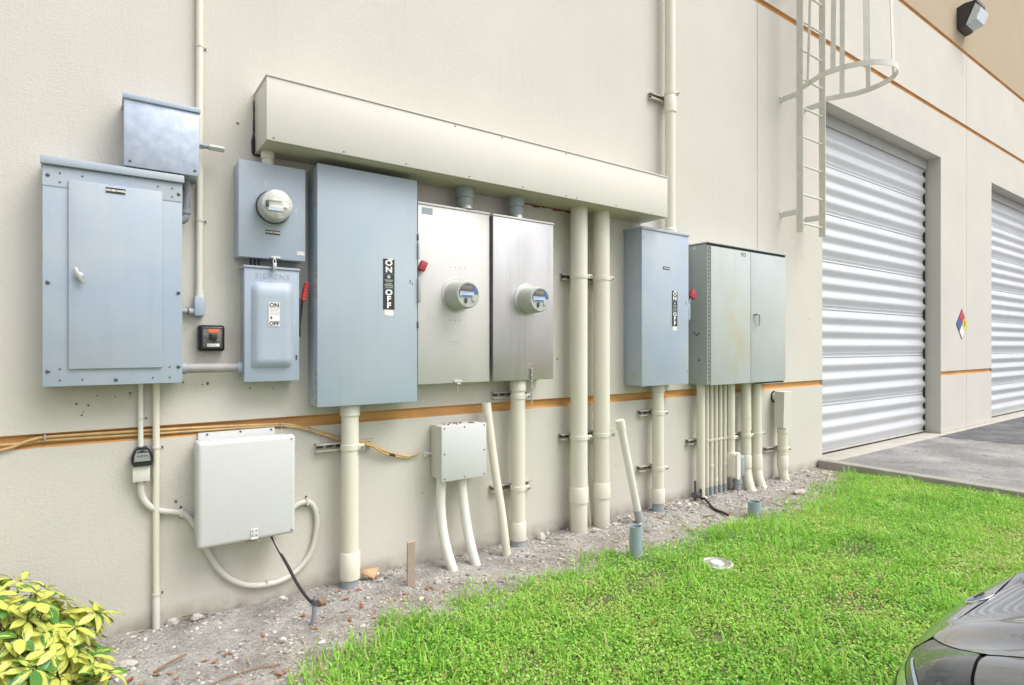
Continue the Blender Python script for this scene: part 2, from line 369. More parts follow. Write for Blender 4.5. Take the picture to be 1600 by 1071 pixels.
# ------------------------------------------------------------------ building
B = T('warehouse', 'cream stucco warehouse wall with orange grooves and white roll-up doors', 'building', (0, .3, 0))
def ramp(z0, z1, d=.022, s=.014): return [(z0, 0, 'g'), (z0 + s, d, 'g'), (z1 - s, d, 'g'), (z1, 0, None)]
prof = [(-.4, 0, None)] + ramp(.937, 1.002) + [(4.28, 0, None)] + ramp(4.945, 5.01) + ramp(6.15, 6.215) + [(9., 0, None)]
XS = [-14, 5.546, 5.556, 6.89, 10.506, 11.604, 11.613, 12.84, 16.456, 17.8, 17.81, 19.5, 30]
JOINT = {5.546, 11.604, 17.8}; DOORS = {6.89: 10.506, 12.84: 16.456}
wall = MB(); tan = MB(); bands = {}
def band_id(z, x): return (0, sum(x > d for d in DOORS)) if z < 2 else (1 if z < 5.5 else 2, 0)
for i in range(len(XS) - 1):
    x0, x1 = XS[i], XS[i + 1]; jd = .005 if x0 in JOINT else 0.
    for k in range(len(prof) - 1):
        z0, d0, g = prof[k]; z1, d1, _ = prof[k + 1]
        if x0 in DOORS and z1 <= 4.28 + 1e-6: continue
        e = jd if g is None else 0.
        tgt = bands.setdefault(band_id(z0, x0), MB()) if g else (tan if z0 > 6.2 else wall)
        tgt.quad((x0, d0 + e, z0), (x1, d0 + e, z0), (x1, d1 + e, z1), (x0, d1 + e, z1))
        if e:
            for xx in (x0, x1): tgt.quad((xx, 0, z0), (xx, e, z0), (xx, e, z1), (xx, 0, z1))
for x0, x1 in DOORS.items():      # reveals
    wall.quad((x0, 0, -.4), (x0, .42, -.4), (x0, .42, 4.28), (x0, 0, 4.28))
    wall.quad((x1, 0, -.4), (x1, .42, -.4), (x1, .42, 4.28), (x1, 0, 4.28))
    wall.quad((x0, 0, 4.28), (x1, 0, 4.28), (x1, .42, 4.28), (x0, .42, 4.28))
wall.quad((-14, 0, -.4), (-14, 12, -.4), (-14, 12, 9), (-14, 0, 9))
wall.quad((30, 0, -.4), (30, 12, -.4), (30, 12, 9), (30, 0, 9))
wall.quad((-14, 0, 9), (30, 0, 9), (30, 12, 9), (-14, 12, 9))
wall.quad((-14, 12, -.4), (30, 12, -.4), (30, 12, 9), (-14, 12, 9))
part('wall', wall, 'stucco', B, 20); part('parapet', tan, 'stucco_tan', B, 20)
for k in bands: part('painted_groove', bands[k], 'orange_paint', B, 10)

random.seed(31)
speck = [(.005, 1.165), (.075, 1.155), (.135, 1.17), (-.075, 1.13), (-.03, 1.12), (-.05, 1.09), (-.055, 1.075), (.36, 1.215), (.45, 1.20), (.475, 1.205), (.68, 1.17), (.80, 1.165), (1.66, 1.10), (1.29, 1.03), (2.02, .33), (1.72, .45), (1.05, .43), (.33, .61), (4.30, 1.45), (4.38, .93), (2.86, 1.3), (3.35, 2.1), (.62, 2.6), (6.6, 1.7)]
dm = MB().lathe((0, 0, 0), (0, -1, 0), [(.0055, 0), (.0045, .003), (.002, .005)], 7).mesh('mud_speck'); dm.materials.append(MATS['twig'])
for x, z in speck:
    o = link('mud_speck', dm, None, B, (x, -.0005, z)); o.rotation_euler = (0, random.random() * 6, 0); k = random.uniform(.55, 1.25); o.scale = (k, k, k * random.uniform(.8, 1.6))
def door_profile():
    """one curtain section, 0.6 m tall: three rounded ridges and a flat seam; (y,z) front polyline"""
    p = []
    for r in range(3):
        for k in range(10):
            t = k / 10.; z = .035 + (r + t) * .1765
            tri = 1 - abs(2 * t - 1); w = .5 - .5 * math.cos(math.pi * tri); w = .30 * w + .70 * tri
            p.append((-.030 * w, z))
    p = [(0, 0), (-.004, .003), (-.004, .012), (.012, .013), (.012, .019), (0, .020)] + p + [(0, .566), (.012, .567), (.012, .573), (-.003, .574), (-.003, .592), (0, .599)]
    return p
for di, (x0, x1) in enumerate(DOORS.items()):
    gd = MB()
    gd.box(x0 + .002, x0 + .06, .235, .30, .05, 4.279); gd.box(x1 - .10, x1 - .002, .235, .30, .05, 4.279); gd.box(x0 + .06, x1 - .10, .24, .30, 4.1, 4.279)
    gd.box(x1 - .060, x1 - .002, .2055, .2085, .08, 4.1)
    gd.box(x0 + .003, x1 - .003, .302, .318, .05, 4.279)
    rd = part('roller_door', gd, 'dark_gap', B)
    pr = door_profile(); bm = MB(); n = len(pr)
    a = [bm.bm.verts.new((x0 + .012, y, z)) for y, z in pr]; b = [bm.bm.verts.new((x1 - .014, y, z)) for y, z in pr]
    for i in range(n - 1): bm.bm.faces.new((a[i], b[i], b[i + 1], a[i + 1]))
    pm = bm.mesh('panel', ang=50); pm.materials.append(MATS['door_white'])
    for k in range(7):
        o = link('panel', pm, None, rd, (0, .222, .078 + k * .6))
    part('top_shade_plate', MB().box(x0 + .004, x1 - .004, .176, .184, 4.13, 4.279), 'door_top_shade', rd)  # added plate; its grey stands for the shade on the top panel
    part('bottom_bar', MB().box(x0 + .012, x1 - .048, .195, .228, .072, .084, .003), 'concrete_sill', rd)
    o = part('seal', MB().box(x0 + .012, x1 - .048, .200, .222, .0525, .072), 'rubber', rd)

# ------------------------------------------------------------------ lighting fixture, sign, ladder
lx, lz = 11.36, 6.62
t = T('wall_lamp', 'dark bronze wall pack lamp with clear lens high on the tan wall', 'lamp', (lx, 0, lz))
def hexa(bot, top):       # 8 corner solid
    m = MB(); v = [m.bm.verts.new(p) for p in bot + top]
    for f in ((0, 1, 2, 3), (7, 6, 5, 4), (0, 4, 5, 1), (1, 5, 6, 2), (2, 6, 7, 3), (3, 7, 4, 0)): m.bm.faces.new([v[i] for i in f])
    return m
w = .19
hb = MB(); pts = [(0, -.17), (0, .17), (-.10, .20), (-.24, .19), (-.10, -.15), (-.05, -.17)]
hb.extr([(y, lz + z) for y, z in pts], lx - w, lx + w)
part('housing', hb, 'lamp_body', t)
part('visor', MB().box(lx - w - .008, lx + w + .008, -.262, -.232, lz + .155, lz + .2), 'lamp_body', t)
lens = MB().extr([(y, lz + z) for y, z in [(-.115, -.14), (-.238, .15), (-.31, .05), (-.25, -.10)]], lx - w + .012, lx + w - .012)
part('lens', lens, 'lamp_lens', t)

t = T('hazard_sign', 'red, blue, yellow and white hazard diamond sign between the two roll-up doors', 'sign', (11.383, 0, 1.747))
sx, sz, q = 11.383, 1.747, .118
part('backing', MB().prism([(sx, sz - .25), (sx + .25, sz), (sx, sz + .25), (sx - .25, sz)], -.002, -.005), 'black_label', t)
for dx, dz, mt in ((0, q + .002, 'nfpa_red'), (-q - .002, 0, 'nfpa_blue'), (q + .002, 0, 'nfpa_yellow'), (0, -q - .002, 'white_label')):
    c = q - .006
    part('field', MB().prism([(sx + dx, sz + dz - c), (sx + dx + c, sz + dz), (sx + dx, sz + dz + c), (sx + dx - c, sz + dz)], -.006, -.008), mt, t)
text('1', .12, sx, -.009, sz + q, t, 'letter_dark', .002); text('1', .12, sx - q, -.009, sz, t, 'letter_dark', .002); text('0', .13, sx + q, -.009, sz, t, 'letter_dark', .002)

t = T('caged_ladder', 'cream painted steel access ladder with safety cage beside the near door', 'ladder', (6.27, -.18, 2.6))
XL, XR = 6.035, 6.505
for x in (XL, XR): part('rail', MB().box(x - .006, x + .006, -.225, -.155, 2.60, 9.4, .002), 'ladder_paint', t)
rung = MB().tube([(XL, 0, 0), (XR, 0, 0)], .0115, 10).mesh('rung'); rung.materials.append(MATS['ladder_paint'])
z = 2.70
while z < 9.3: link('rung', rung, None, t, (0, -.19, z)); z += .3055
for zb in (2.815, 4.06, 5.9, 7.7):
    for x in (XL, XR):
        s = -1 if x == XL else 1
        m = MB().box(x - .012, x - .006, -.19, -.006, zb - .03, zb + .03); m.box(x - .07, x - .006, -.006, -.001, zb - .03, zb + .03)
        br = part('bracket', m, 'ladder_paint', t)
        screws(br, [(x - .05, -.0065, zb)], 1.6)
def hoop(zc, rad):
    pts = [(XL, -.2)]
    cx, cy = 6.27, -.56
    for k in range(21):
        a = R(168) + (R(372) - R(168)) * k / 20
        pts.append((cx + rad * math.cos(a), cy + rad * 1.18 * math.sin(a)))
    pts.append((XR, -.2))
    m = MB(); n = len(pts); prev = None
    for i, (x, y) in enumerate(pts):
        dx = pts[min(i + 1, n - 1)][0] - pts[max(i - 1, 0)][0]; dy = pts[min(i + 1, n - 1)][1] - pts[max(i - 1, 0)][1]
        l = math.hypot(dx, dy); nx, ny = dy / l * .0035, -dx / l * .0035
        cur = [m.bm.verts.new((x + nx, y + ny, zc - .027)), m.bm.verts.new((x + nx, y + ny, zc + .027)), m.bm.verts.new((x - nx, y - ny, zc + .027)), m.bm.verts.new((x - nx, y - ny, zc - .027))]
        if prev:
            for k in range(4): m.bm.faces.new((prev[k], prev[(k + 1) % 4], cur[(k + 1) % 4], cur[k]))
        prev = cur
    return m
for zc, rr in ((4.11, .375), (5.5, .339), (6.9, .339), (8.3, .339)): part('hoop', hoop(zc, rr), 'ladder_paint', t)
for ad in (144, 184, 223, 266, 310, 354, 388):
    a = R(ad); ca, sa = math.cos(a), math.sin(a); tx, ty = -sa * .024, ca * .024
    def ring4(rr, z): 
        x = 6.27 + rr * ca; y = -.56 + rr * 1.18 * sa
        return [(x + tx, y + ty, z), (x - tx, y - ty, z), (x - tx - ca * .006, y - ty - sa * .006, z), (x + tx - ca * .006, y + ty - sa * .006, z)]
    m = hexa(ring4(.3705, 4.09), ring4(.335, 5.5)); r2 = hexa(ring4(.335, 5.5), ring4(.335, 9.4))
    part('cage_bar', m, 'ladder_paint', t); part('cage_bar', r2, 'ladder_paint', t)

# ------------------------------------------------------------------ pipe helpers
def clampring(parent, x, y, z, r, strut_y=-.041, mat='cream_pipe'):
    m = MB().lathe((x, y, z - .016), (0, 0, 1), [(r + .001, 0), (r + .005, .001), (r + .005, .031), (r + .001, .032)], 24)
    bx, by = x + r * .80, y - r * .72
    m.box(bx - .006, bx + .030, by - .012, by + .012, z - .016, z + .016, .003)
    c = part('pipe_clamp', m, mat, parent)
    part('bolt', MB().tube([(bx + .016, by - .030, z), (bx + .016, by + .020, z)], .006, 8).tube([(bx + .016, by - .022, z), (bx + .016, by - .012, z)], .011, 6), 'zinc', c)
def conduit(name, label, x, y, r, ztop, zbot, mat='cream_pipe', couplings=(), clamps=(), foot=None, group=None, cat='conduit', path=None, below=None):
    t = T(name, label, cat, (x, y, 0), group)
    p = path or [(x, y, ztop), (x, y, zbot)]
    part('pipe', MB().tube(p, r, 24), mat, t)
    for z0, z1, k in couplings:
        m = MB().lathe((x, y, z0), (0, 0, 1), [(r + .0005, 0), (r * k, .002), (r * k, z1 - z0 - .012), (r + .0005, z1 - z0)], 28)
        part('coupling', m, mat, t)
    for z in clamps: clampring(t, x, y, z, r)
    if foot: part('foot', MB().tube([(x, y, foot), (x, y, -.06)], r * 1.03, 24), 'grey_pvc', t)
    return t
def strut(x0, x1, z, label):
    m = MB(); h = .024
    m.extr([(-.0005, z - h), (-.0005, z + h), (-.041, z + h), (-.041, z + .013), (-.038, z + .013), (-.038, z + h - .003), (-.0035, z + h - .003), (-.0035, z - h + .003), (-.038, z - h + .003), (-.038, z - .013), (-.041, z - .013), (-.041, z - h)], x0, x1)
    o = link('strut_channel', m.mesh('strut_channel', ang=20), 'strut_metal')
    n_ = max(2, int((x1 - x0) / .055)); st_ = (x1 - x0) / n_
    for k in range(n_):
        xa = x0 + st_ * (k + .18); link('dark_slot', MB().box(xa, xa + st_ * .64, -.0050, -.0036, z - .008, z + .008).mesh('dark_slot'), 'screw_metal', o)  # slots coloured dark, added to put shade inside the channel
    return tag(o, label, 'strut', 'slotted struts holding the conduits')
def arc(p0, p1, p2, n=8):
    p0, p1, p2 = Vector(p0), Vector(p1), Vector(p2)
    return [tuple((1 - t) ** 2 * p0 + 2 * t * (1 - t) * p1 + t * t * p2) for t in [i / n for i in range(n + 1)]]
def spline(pts, k=6):
    P = [Vector(p) for p in pts]; out = []
    for i in range(len(P) - 1):
        a, b, c, d = P[max(i - 1, 0)], P[i], P[i + 1], P[min(i + 2, len(P) - 1)]
        for j in range(k):
            t = j / k
            out.append(.5 * ((2 * b) + (c - a) * t + (2 * a - 5 * b + 4 * c - d) * t * t + (3 * b - a - 3 * c + d) * t ** 3))
    out.append(P[-1]); return out
def strapring(parent, x, y, z, r, side=1, mat='flex_white'):
    m = MB().lathe((x, y, z - .006), (0, 0, 1), [(r, 0), (r + .003, .001), (r + .003, .011), (r, .012)], 16)
    m.box(x + side * r - (.0 if side > 0 else .02), x + side * r + (.02 if side > 0 else 0), -.004, -.001, z - .006, z + .006)
    s = part('strap', m, mat, parent)
    part('nail', MB().lathe((x + side * (r + .012), -.004, z), (0, -1, 0), [(.005, 0), (.005, .002), (.002, .004)], 8), 'screw_metal', s)

# ------------------------------------------------------------------ house panel and its neighbours
t = T('house_panel', 'wide blue-grey breaker panel with a raised door, leftmost on the wall', 'electrical panel', (.075, 0, 1.22))
part('back_box', MB().box(-.186, .338, -.138, -.001, 1.225, 2.20, .002), 'cabinet_blue', t)
cv = part('cover', MB().box(-.191, .343, -.15, -.139, 1.222, 2.195, .003), 'cabinet_blue', t)
part('top_strip', MB().box(-.190, .342, -.1525, -.1505, 2.105, 2.186), 'cabinet_blue', cv)
part('rain_hood', MB().box(-.198, .350, -.168, -.001, 2.197, 2.232, .003), 'cabinet_blue', t)
dr = part('door', MB().box(-.100, .259, -.1625, -.1535, 1.298, 2.140, .004), 'cabinet_blue', t)
screws(cv, [(-.172, -.151, 2.15), (-.172, -.151, 1.68), (-.172, -.151, 1.29), (.327, -.151, 2.14), (.327, -.151, 1.66), (.327, -.151, 1.30), (.075, -.151, 1.245)], 1.5)
screws(cv, [(-.13, -.153, 2.165), (-.05, -.153, 2.165), (-.13, -.153, 2.125), (.24, -.153, 2.165), (.30, -.153, 2.165), (.30, -.153, 2.125), (-.13, -.151, 1.30), (-.13, -.151, 1.25), (-.05, -.151, 1.25), (.22, -.151, 1.25), (.29, -.151, 1.25), (.29, -.151, 1.30)], .7)
np_ = part('nameplate', MB().box(.036, .110, -.1645, -.1626, 2.103, 2.128), 'brown_plate', dr)
text('HOUSE PANEL', .0116, .073, -.1652, 2.1155, dr, 'letter_white', .0005)
m = MB().lathe((-.063, -.163, 1.715), (0, -1, 0), [(.016, 0), (.016, .004), (.012, .006), (.012, .016)], 16)
m.box(-.071, -.055, -.186, -.176, 1.678, 1.752, .003, rot=Matrix.Rotation(R(-22), 3, 'Y'))
part('latch', m, 'zinc', dr)

t = T('junction_box', 'galvanised steel junction box with hooded lid above the leftmost panel', 'junction box', (.26, 0, 2.25))
part('body', MB().box(.107, .412, -.155, -.001, 2.243, 2.548, .002), 'galvanised', t)
part('front_cover', MB().box(.104, .415, -.171, -.1555, 2.238, 2.548, .003), 'galvanised', t)
part('rain_hood', MB().box(.100, .419, -.180, -.001, 2.5485, 2.572, .003), 'cabinet_blue', t)
screws(t, [(.128, -.1715, 2.262), (.395, -.1715, 2.262)], 1.1)
part('knockout', MB().tube([(.36, -.09, 2.2425), (.36, -.09, 2.232)], .024, 16), 'grey_pvc', t)
st = T('conduit_stub', 'short grey threaded conduit stub poking right from the galvanised box', 'conduit', (.41, -.08, 2.42))
m = MB().tube([(.413, -.08, 2.42), (.426, -.08, 2.42)], .008, 10).tube([(.424, -.08, 2.42), (.444, -.08, 2.42)], .017, 6).tube([(.444, -.08, 2.42), (.47, -.08, 2.42)], .012, 12)
part('connector', m, 'grey_pvc', st)
part('coupling', MB().tube([(.468, -.08, 2.42), (.478, -.08, 2.42)], .017, 12).tube([(.478, -.08, 2.42), (.540, -.08, 2.42)], .0155, 6), 'meter_grey', st)

fx = T('flexible_conduit', 'ribbed grey flexible conduit bending from the galvanised box into the panel', 'conduit', (.362, -.09, 2.04))
pth = spline([(.366, -.09, 2.235), (.370, -.09, 2.17), (.369, -.09, 2.11), (.364, -.09, 2.07)], 14)
part('ribbed_hose', MB().tube(pth, [.0185 if i % 2 else .0165 for i in range(len(pth))], 14), 'flex_grey', fx)
part('elbow', MB().tube([(.364, -.09, 2.083), (.364, -.09, 2.062)], .0245, 14).tube(arc((.364, -.09, 2.065), (.364, -.09, 2.03), (.342, -.09, 2.026)), .020, 14), 'flex_grey', fx)

rc = T('riser_conduit', 'thin cream conduit running up the wall past the galvanised box', 'conduit', (.435, -.021, 1.55))
part('pipe', MB().tube([(.435, -.021, 1.66), (.435, -.021, 9.0)], .0165, 16), 'cream_pipe', rc)
for z in (2.05, 2.95, 4.2): strapring(rc, .435, -.021, z, .0165)
part('coupling', MB().tube([(.435, -.021, 1.655), (.435, -.021, 1.685)], .020, 16), 'cream_pipe', rc)
lb = part('elbow_fitting', MB().box(.408, .455, -.052, -.003, 1.555, 1.655, .006).tube([(.41, -.026, 1.578), (.385, -.026, 1.578)], .017, 14), 'cabinet_blue', rc)
part('nipple', MB().tube([(.386, -.026, 1.578), (.342, -.026, 1.578)], .014, 14), 'grey_pvc', rc)
part('rust_ring', MB().tube([(.388, -.026, 1.578), (.379, -.026, 1.578)], .0165, 14), 'rust', rc)

t = T('switch_box', 'small black plastic switch box with an orange sticker beside the panel', 'switch', (.487, 0, 1.378))
part('back_box', MB().box(.425, .548, -.055, -.001, 1.374, 1.509, .012, 3), 'black_plastic', t)
fr = part('bezel', MB().box(.430, .543, -.072, -.0555, 1.380, 1.504, .012, 3), 'black_plastic', t)
part('lens', MB().box(.441, .532, -.076, -.0725, 1.391, 1.493, .006), 'meter_window', t)
part('sticker', MB().box(.468, .516, -.0785, -.0765, 1.470, 1.487), 'orange_label', t)
part('toggle', MB().box(.478, .506, -.090, -.0765, 1.430, 1.462, .003).box(.470, .479, -.085, -.0765, 1.432, 1.468, .002), 'black_plastic', t)
sl = part('serial_label', MB().box(.463, .519, -.0785, -.0765, 1.398, 1.413), 'white_label', t)
part('lettering', MB().box(.468, .474, -.0795, -.0788, 1.402, 1.409).box(.478, .505, -.0795, -.0788, 1.4045, 1.4065), 'letter_dark', t)

t = T('link_conduit', 'fat grey conduit joining the leftmost panel to the small disconnect', 'conduit', (.48, -.065, 1.29))
part('pipe', MB().tube([(.342, -.065, 1.288), (.630, -.065, 1.287)], .024, 20), 'weathered_pipe', t)
part('connector', MB().tube([(.342, -.065, 1.288), (.372, -.065, 1.288)], .029, 20), 'grey_pvc', t)
part('connector', MB().tube([(.606, -.065, 1.287), (.632, -.065, 1.287)], .029, 20), 'cabinet_blue', t)

# house meter
t = T('meter_box', 'blue-grey meter box with a round glass meter above the small disconnect', 'meter box', (.769, 0, 1.868))
part('back_box', MB().box(.601, .937, -.121, -.001, 1.869, 2.366, .004), 'cabinet_blue', t)
fc = part('front_cover', MB().box(.599, .939, -.134, -.1215, 1.866, 2.371, .003), 'cabinet_blue', t)
mx_, mz_ = .766, 2.136
mt = part('meter', MB().lathe((mx_, -.1345, mz_), (0, -1, 0), [(.090, 0), (.092, .006), (.086, .012), (.084, .014)], 40), 'zinc', t)
part('gasket', MB().lathe((mx_, -.148, mz_), (0, -1, 0), [(.0885, 0), (.0885, .012)], 40), 'black_plastic', mt)
part('glass_dome', MB().lathe((mx_, -.157, mz_), (0, -1, 0), [(.084, 0), (.084, .006), (.082, .03), (.080, .068), (.076, .079), (.068, .084), (.0, .086)], 40), 'meter_clear', mt)
part('face_plate', MB().box(mx_ - .050, mx_ + .030, -.2465, -.2425, mz_ - .036, mz_ - .008, .002).box(mx_ - .05, mx_ + .02, -.2465, -.2425, mz_ + .012, mz_ + .026, .002), 'meter_clear', mt)
part('blue_strip', MB().box(mx_ - .046, mx_ + .024, -.2482, -.2466, mz_ - .034, mz_ - .026), 'label_paleblue', mt)
part('catch', MB().box(mx_ - .060, mx_ - .044, -.254, -.2425, mz_ - .018, mz_ + .012, .002), 'letter_dark', mt)
part('port', MB().lathe((mx_ + .040, -.242, mz_ - .004), (0, -1, 0), [(.013, 0), (.013, .005), (.005, .006)], 12), 'chrome', mt)
part('nameplate', MB().box(.730, .804, -.1362, -.1342, 1.996, 2.018), 'brown_plate', fc)
text('HOUSE METER', .0112, .767, -.1368, 2.007, fc, 'letter_white', .0003)
part('certificate', MB().box(.893, .932, -.1356, -.1342, 1.898, 1.918), 'white_label', fc)
part('lettering', MB().box(.897, .928, -.1362, -.1357, 1.911, 1.913).box(.900, .924, -.1362, -.1357, 1.904, 1.9055), 'meter_grey', fc)
part('hasp', MB().box(.752, .805, -.150, -.1345, 1.866, 1.878, .002), 'zinc', fc)
pl = T('padlock', 'small steel padlock hanging under the meter box hasp', 'padlock', (.772, -.148, 1.80))
part('body', MB().box(.762, .783, -.158, -.140, 1.803, 1.842, .004), 'zinc', pl)
part('shackle', MB().tube([(.766, -.149, 1.842)] + arc((.766, -.149, 1.855), (.7725, -.149, 1.880), (.779, -.149, 1.855)) + [(.779, -.149, 1.842)], .003, 8), 'chrome', pl)
conduit('nipple_conduit', 'short cream nipple between the raceway and the round-glass meter box', .752, -.09, .030, 2.452, 2.365, couplings=((2.405, 2.45, 1.16),))
for k, (x, l) in enumerate(((.672, 'left'), (.692, 'middle'), (.712, 'right'))):
    tag(link('cable', MB().tube([(x, -.06, 1.869), (x + .002, -.06, 1.815)], .005, 8).mesh('cable'), 'cable_black'), 'black wire between meter box and small disconnect, %s of three' % l, 'wire', 'wires under the meter box')

# small disconnect
t = T('safety_switch', 'small blue-grey disconnect with bowed door and red handle on its side', 'disconnect', (.768, 0, 1.212))
part('back_box', MB().box(.634, .902, -.112, -.001, 1.216, 1.812, .003), 'cabinet_blue', t)
part('top_flange', MB().box(.624, .911, -.134, -.001, 1.8125, 1.824, .002), 'cabinet_blue', t)
dr = part('door', MB().box(.628, .907, -.127, -.1125, 1.212, 1.812, .003), 'cabinet_blue', t)
m = MB(); nx, nz = 12, 18; g = []
for j in range(nz + 1):
    row = []
    for i in range(nx + 1):
        u = i / nx; v = j / nz
        e = min(1, min(u, 1 - u) / .16); f_ = min(1, (1 - v) / .13); l_ = min(1, v / .05)
        d = (math.sin(e * math.pi / 2)) * (math.sin(f_ * math.pi / 2)) * l_ ** .5
        row.append(m.bm.verts.new((.660 + .216 * u, -.1268 - .030 * d, 1.283 + .458 * v)))
    g.append(row)
for j in range(nz):
    for i in range(nx): m.bm.faces.new((g[j][i], g[j][i + 1], g[j + 1][i + 1], g[j + 1][i]))
part('raised_panel', m, 'cabinet_blue', dr, 60)
text('SIEMENS', .042, .768, -.1274, 1.772, dr, 'cabinet_blue', 0., 1.15, extr=.0010)
lbz = part('label_plate', MB().box(.740, .798, -.1590, -.1572, 1.505, 1.632), 'white_label', dr)
part('label_lines', MB().box(.7405, .7975, -.1597, -.1592, 1.603, 1.6042).box(.7405, .7975, -.1597, -.1592, 1.533, 1.5342).box(.7405, .7975, -.1597, -.1592, 1.568, 1.569)
     .box(.745, .793, -.1597, -.1592, 1.596, 1.598).box(.747, .790, -.1597, -.1592, 1.589, 1.591).box(.745, .793, -.1597, -.1592, 1.582, 1.5835).box(.746, .792, -.1597, -.1592, 1.575, 1.5765)
     .box(.7398, .7406, -.1597, -.1590, 1.505, 1.632).box(.7974, .7982, -.1597, -.1590, 1.505, 1.632), 'meter_grey', dr)
text('ON', .031, .769, -.1598, 1.617, dr, 'letter_dark', .0008); text('OFF', .029, .769, -.1598, 1.519, dr, 'letter_dark', .0008)
part('lettering', MB().prism([(.754, 1.560), (.748, 1.552), (.754, 1.540), (.760, 1.552)], -.1592, -.1597), 'letter_dark', dr)
part('door_catch', MB().box(.888, .896, -.131, -.1272, 1.325, 1.352, .001), 'screw_metal', dr)
hd = part('handle', MB().box(.908, .916, -.125, -.075, 1.45, 1.66, .002).tube([(.914, -.10, 1.50), (.926, -.102, 1.60), (.930, -.104, 1.66)], .006, 8), 'black_plastic', t)
gm = MB()
for k in range(6): gm.box(.924 + k * .0035, .946 + k * .0035, -.121, -.088, 1.650 + k * .017, 1.6675 + k * .017, .003)
part('grip', gm, 'red_plastic', hd)

# ------------------------------------------------------------------ raceway
t = T('wire_raceway', 'long cream sheet metal raceway running above the cabinets', 'raceway', (2.25, 0, 2.45))
part('trough', MB().box(.705, 3.790, -.272, -.002, 2.4505, 2.770, .001), 'raceway_paint', t)
part('base_plate', MB().box(.703, 3.792, -.270, -.001, 2.4455, 2.450), 'raceway_under_shade', t)
part('lid', MB().box(.699, 3.796, -.292, -.001, 2.7705, 2.780, .002), 'raceway_paint', t)
for x0, x1 in ((.702, 3.793),): part('front_cover', MB().box(x0, x1, -.2865, -.2725, 2.448, 2.7700, .002), 'raceway_paint', t)
screws(t, [(x, -.287, 2.462) for x in (.735, 1.10, 1.47, 1.9, 2.32, 2.70, 2.80, 3.2, 3.6)] + [(x, -.287, 2.757) for x in (1.8, 2.15, 2.7)], .8)
part('black_sealant', MB().tube(spline([(.700, -.003, 2.74), (.699, -.004, 2.6), (.697, -.006, 2.53), (.696, -.01, 2.47), (.703, -.012, 2.443), (.74, -.012, 2.441)], 5), [.003, .003, .004, .003, .004, .004, .005, .003, .004, .006, .008, .010, .011, .009, .010, .008, .011, .010, .009, .007, .006, .005, .005, .004, .003, .003], 8), 'rubber', t)
m = MB(); random.seed(4)
for k in range(26):
    x = 2.50 + k * .021; m.box(x, x + .02, -.004, -.0015, 2.440 - random.random() * .016, 2.4450)
part('rust_stain', m, 'rust', t)

# large disconnect
t = T('main_disconnect', 'large blue-grey disconnect cabinet with black ON OFF plate, biggest on the wall', 'disconnect', (1.29, 0, 1.06))
part('back_box', MB().box(.991, 1.590, -.166, -.001, 1.066, 2.402, .003), 'cabinet_blue_big', t)
dr = part('door', MB().box(.988, 1.593, -.184, -.1665, 1.062, 2.408, .003), 'cabinet_blue_big', t)
hx = MB()
hin = MB().box(-.003, .003, -.008, .008, -.011, .011, .002).mesh('hinge_knuckle'); hin.materials.append(MATS['stake'])
for zc in (2.26, 1.76, 1.17):
    for k in range(4): link('hinge_knuckle', hin, None, t, (.9865, -.160, zc + .036 * (k - 1.5) * 1.4))
part('knockout_ring', MB().lathe((.990, -.085, 1.135), (-1, 0, 0), [(.026, 0), (.026, .0012), (.0235, .0013)], 20), 'cabinet_sage_side', t)
def onoff(dr, x0, x1, z1, z0, y):
    w_ = x1 - x0; h_ = z1 - z0; xm = (x0 + x1) / 2; H = h_ / 17.3
    part('label_plate', MB().box(x0, x1, y - .0016, y - .0002, z1 - 5.1 * H, z1).box(x0, x1, y - .0016, y - .0002, z1 - 10.1 * H, z1 - 5.25 * H).box(x0, x1, y - .0016, y - .0002, z0, z1 - 10.25 * H), 'black_label', dr)
    for ch, k in (('O', 1.45), ('N', 3.75), ('O', 11.5), ('F', 13.7), ('F', 15.9)):
        text(ch, 2.6 * H, xm, y - .0022, z1 - k * H, dr, 'letter_white', .0018 * w_ / .073, sx=1.25)
    m = MB().lathe((xm, y - .0017, z1 - 6.1 * H), (0, -1, 0), [(.62 * H, 0), (.62 * H, .0004)], 14)
    for k, f_ in ((7.1, .72), (7.5, .62), (8.2, .5), (8.7, .76), (9.1, .7), (9.6, .72)): m.box(xm - f_ * w_ / 2, xm + f_ * w_ / 2, y - .0022, y - .0017, z1 - (k + .20) * H, z1 - k * H)
    part('small_print', m, 'meter_grey', dr)
    part('torn_sticker', MB().prism([(xm - .38 * w_, z0 - .03 * H), (xm + .40 * w_, z0 - .02 * H), (xm + .42 * w_, z0 - 1.9 * H), (xm + .1 * w_, z0 - 2.1 * H), (xm - .36 * w_, z0 - 1.8 * H)], y - .0002, y - .0012)
         .prism([(xm - .2 * w_, z1 + .25 * H), (xm + .42 * w_, z1 + .05 * H), (xm + .2 * w_, z1 - .75 * H), (xm + .05 * w_, z1 - .45 * H)], y - .0030, y - .0034), 'white_label', dr)
onoff(dr, 1.371, 1.443, 1.915, 1.615, -.184)
part('door_bolt', MB().lathe((1.545, -.184, 1.795), (0, -1, 0), [(.004, 0), (.003, .003)], 8).lathe((1.545, -.184, 1.782), (0, -1, 0), [(.004, 0), (.003, .003)], 8).box(1.560, 1.563, -.1855, -.184, 1.772, 1.787), 'screw_metal', dr)
hd = part('handle', MB().box(1.594, 1.612, -.200, -.156, 1.665, 1.82, .006).tube([(1.604, -.180, 1.80), (1.618, -.180, 1.84), (1.628, -.180, 1.875)], .008, 8)
          .box(1.594, 1.603, -.196, -.170, 1.93, 2.03, .003), 'cabinet_sage_side', t)
part('grip', MB().box(1.610, 1.652, -.200, -.164, 1.860, 1.922, .006, rot=Matrix.Rotation(R(24), 3, 'Y')), 'red_faded', hd)
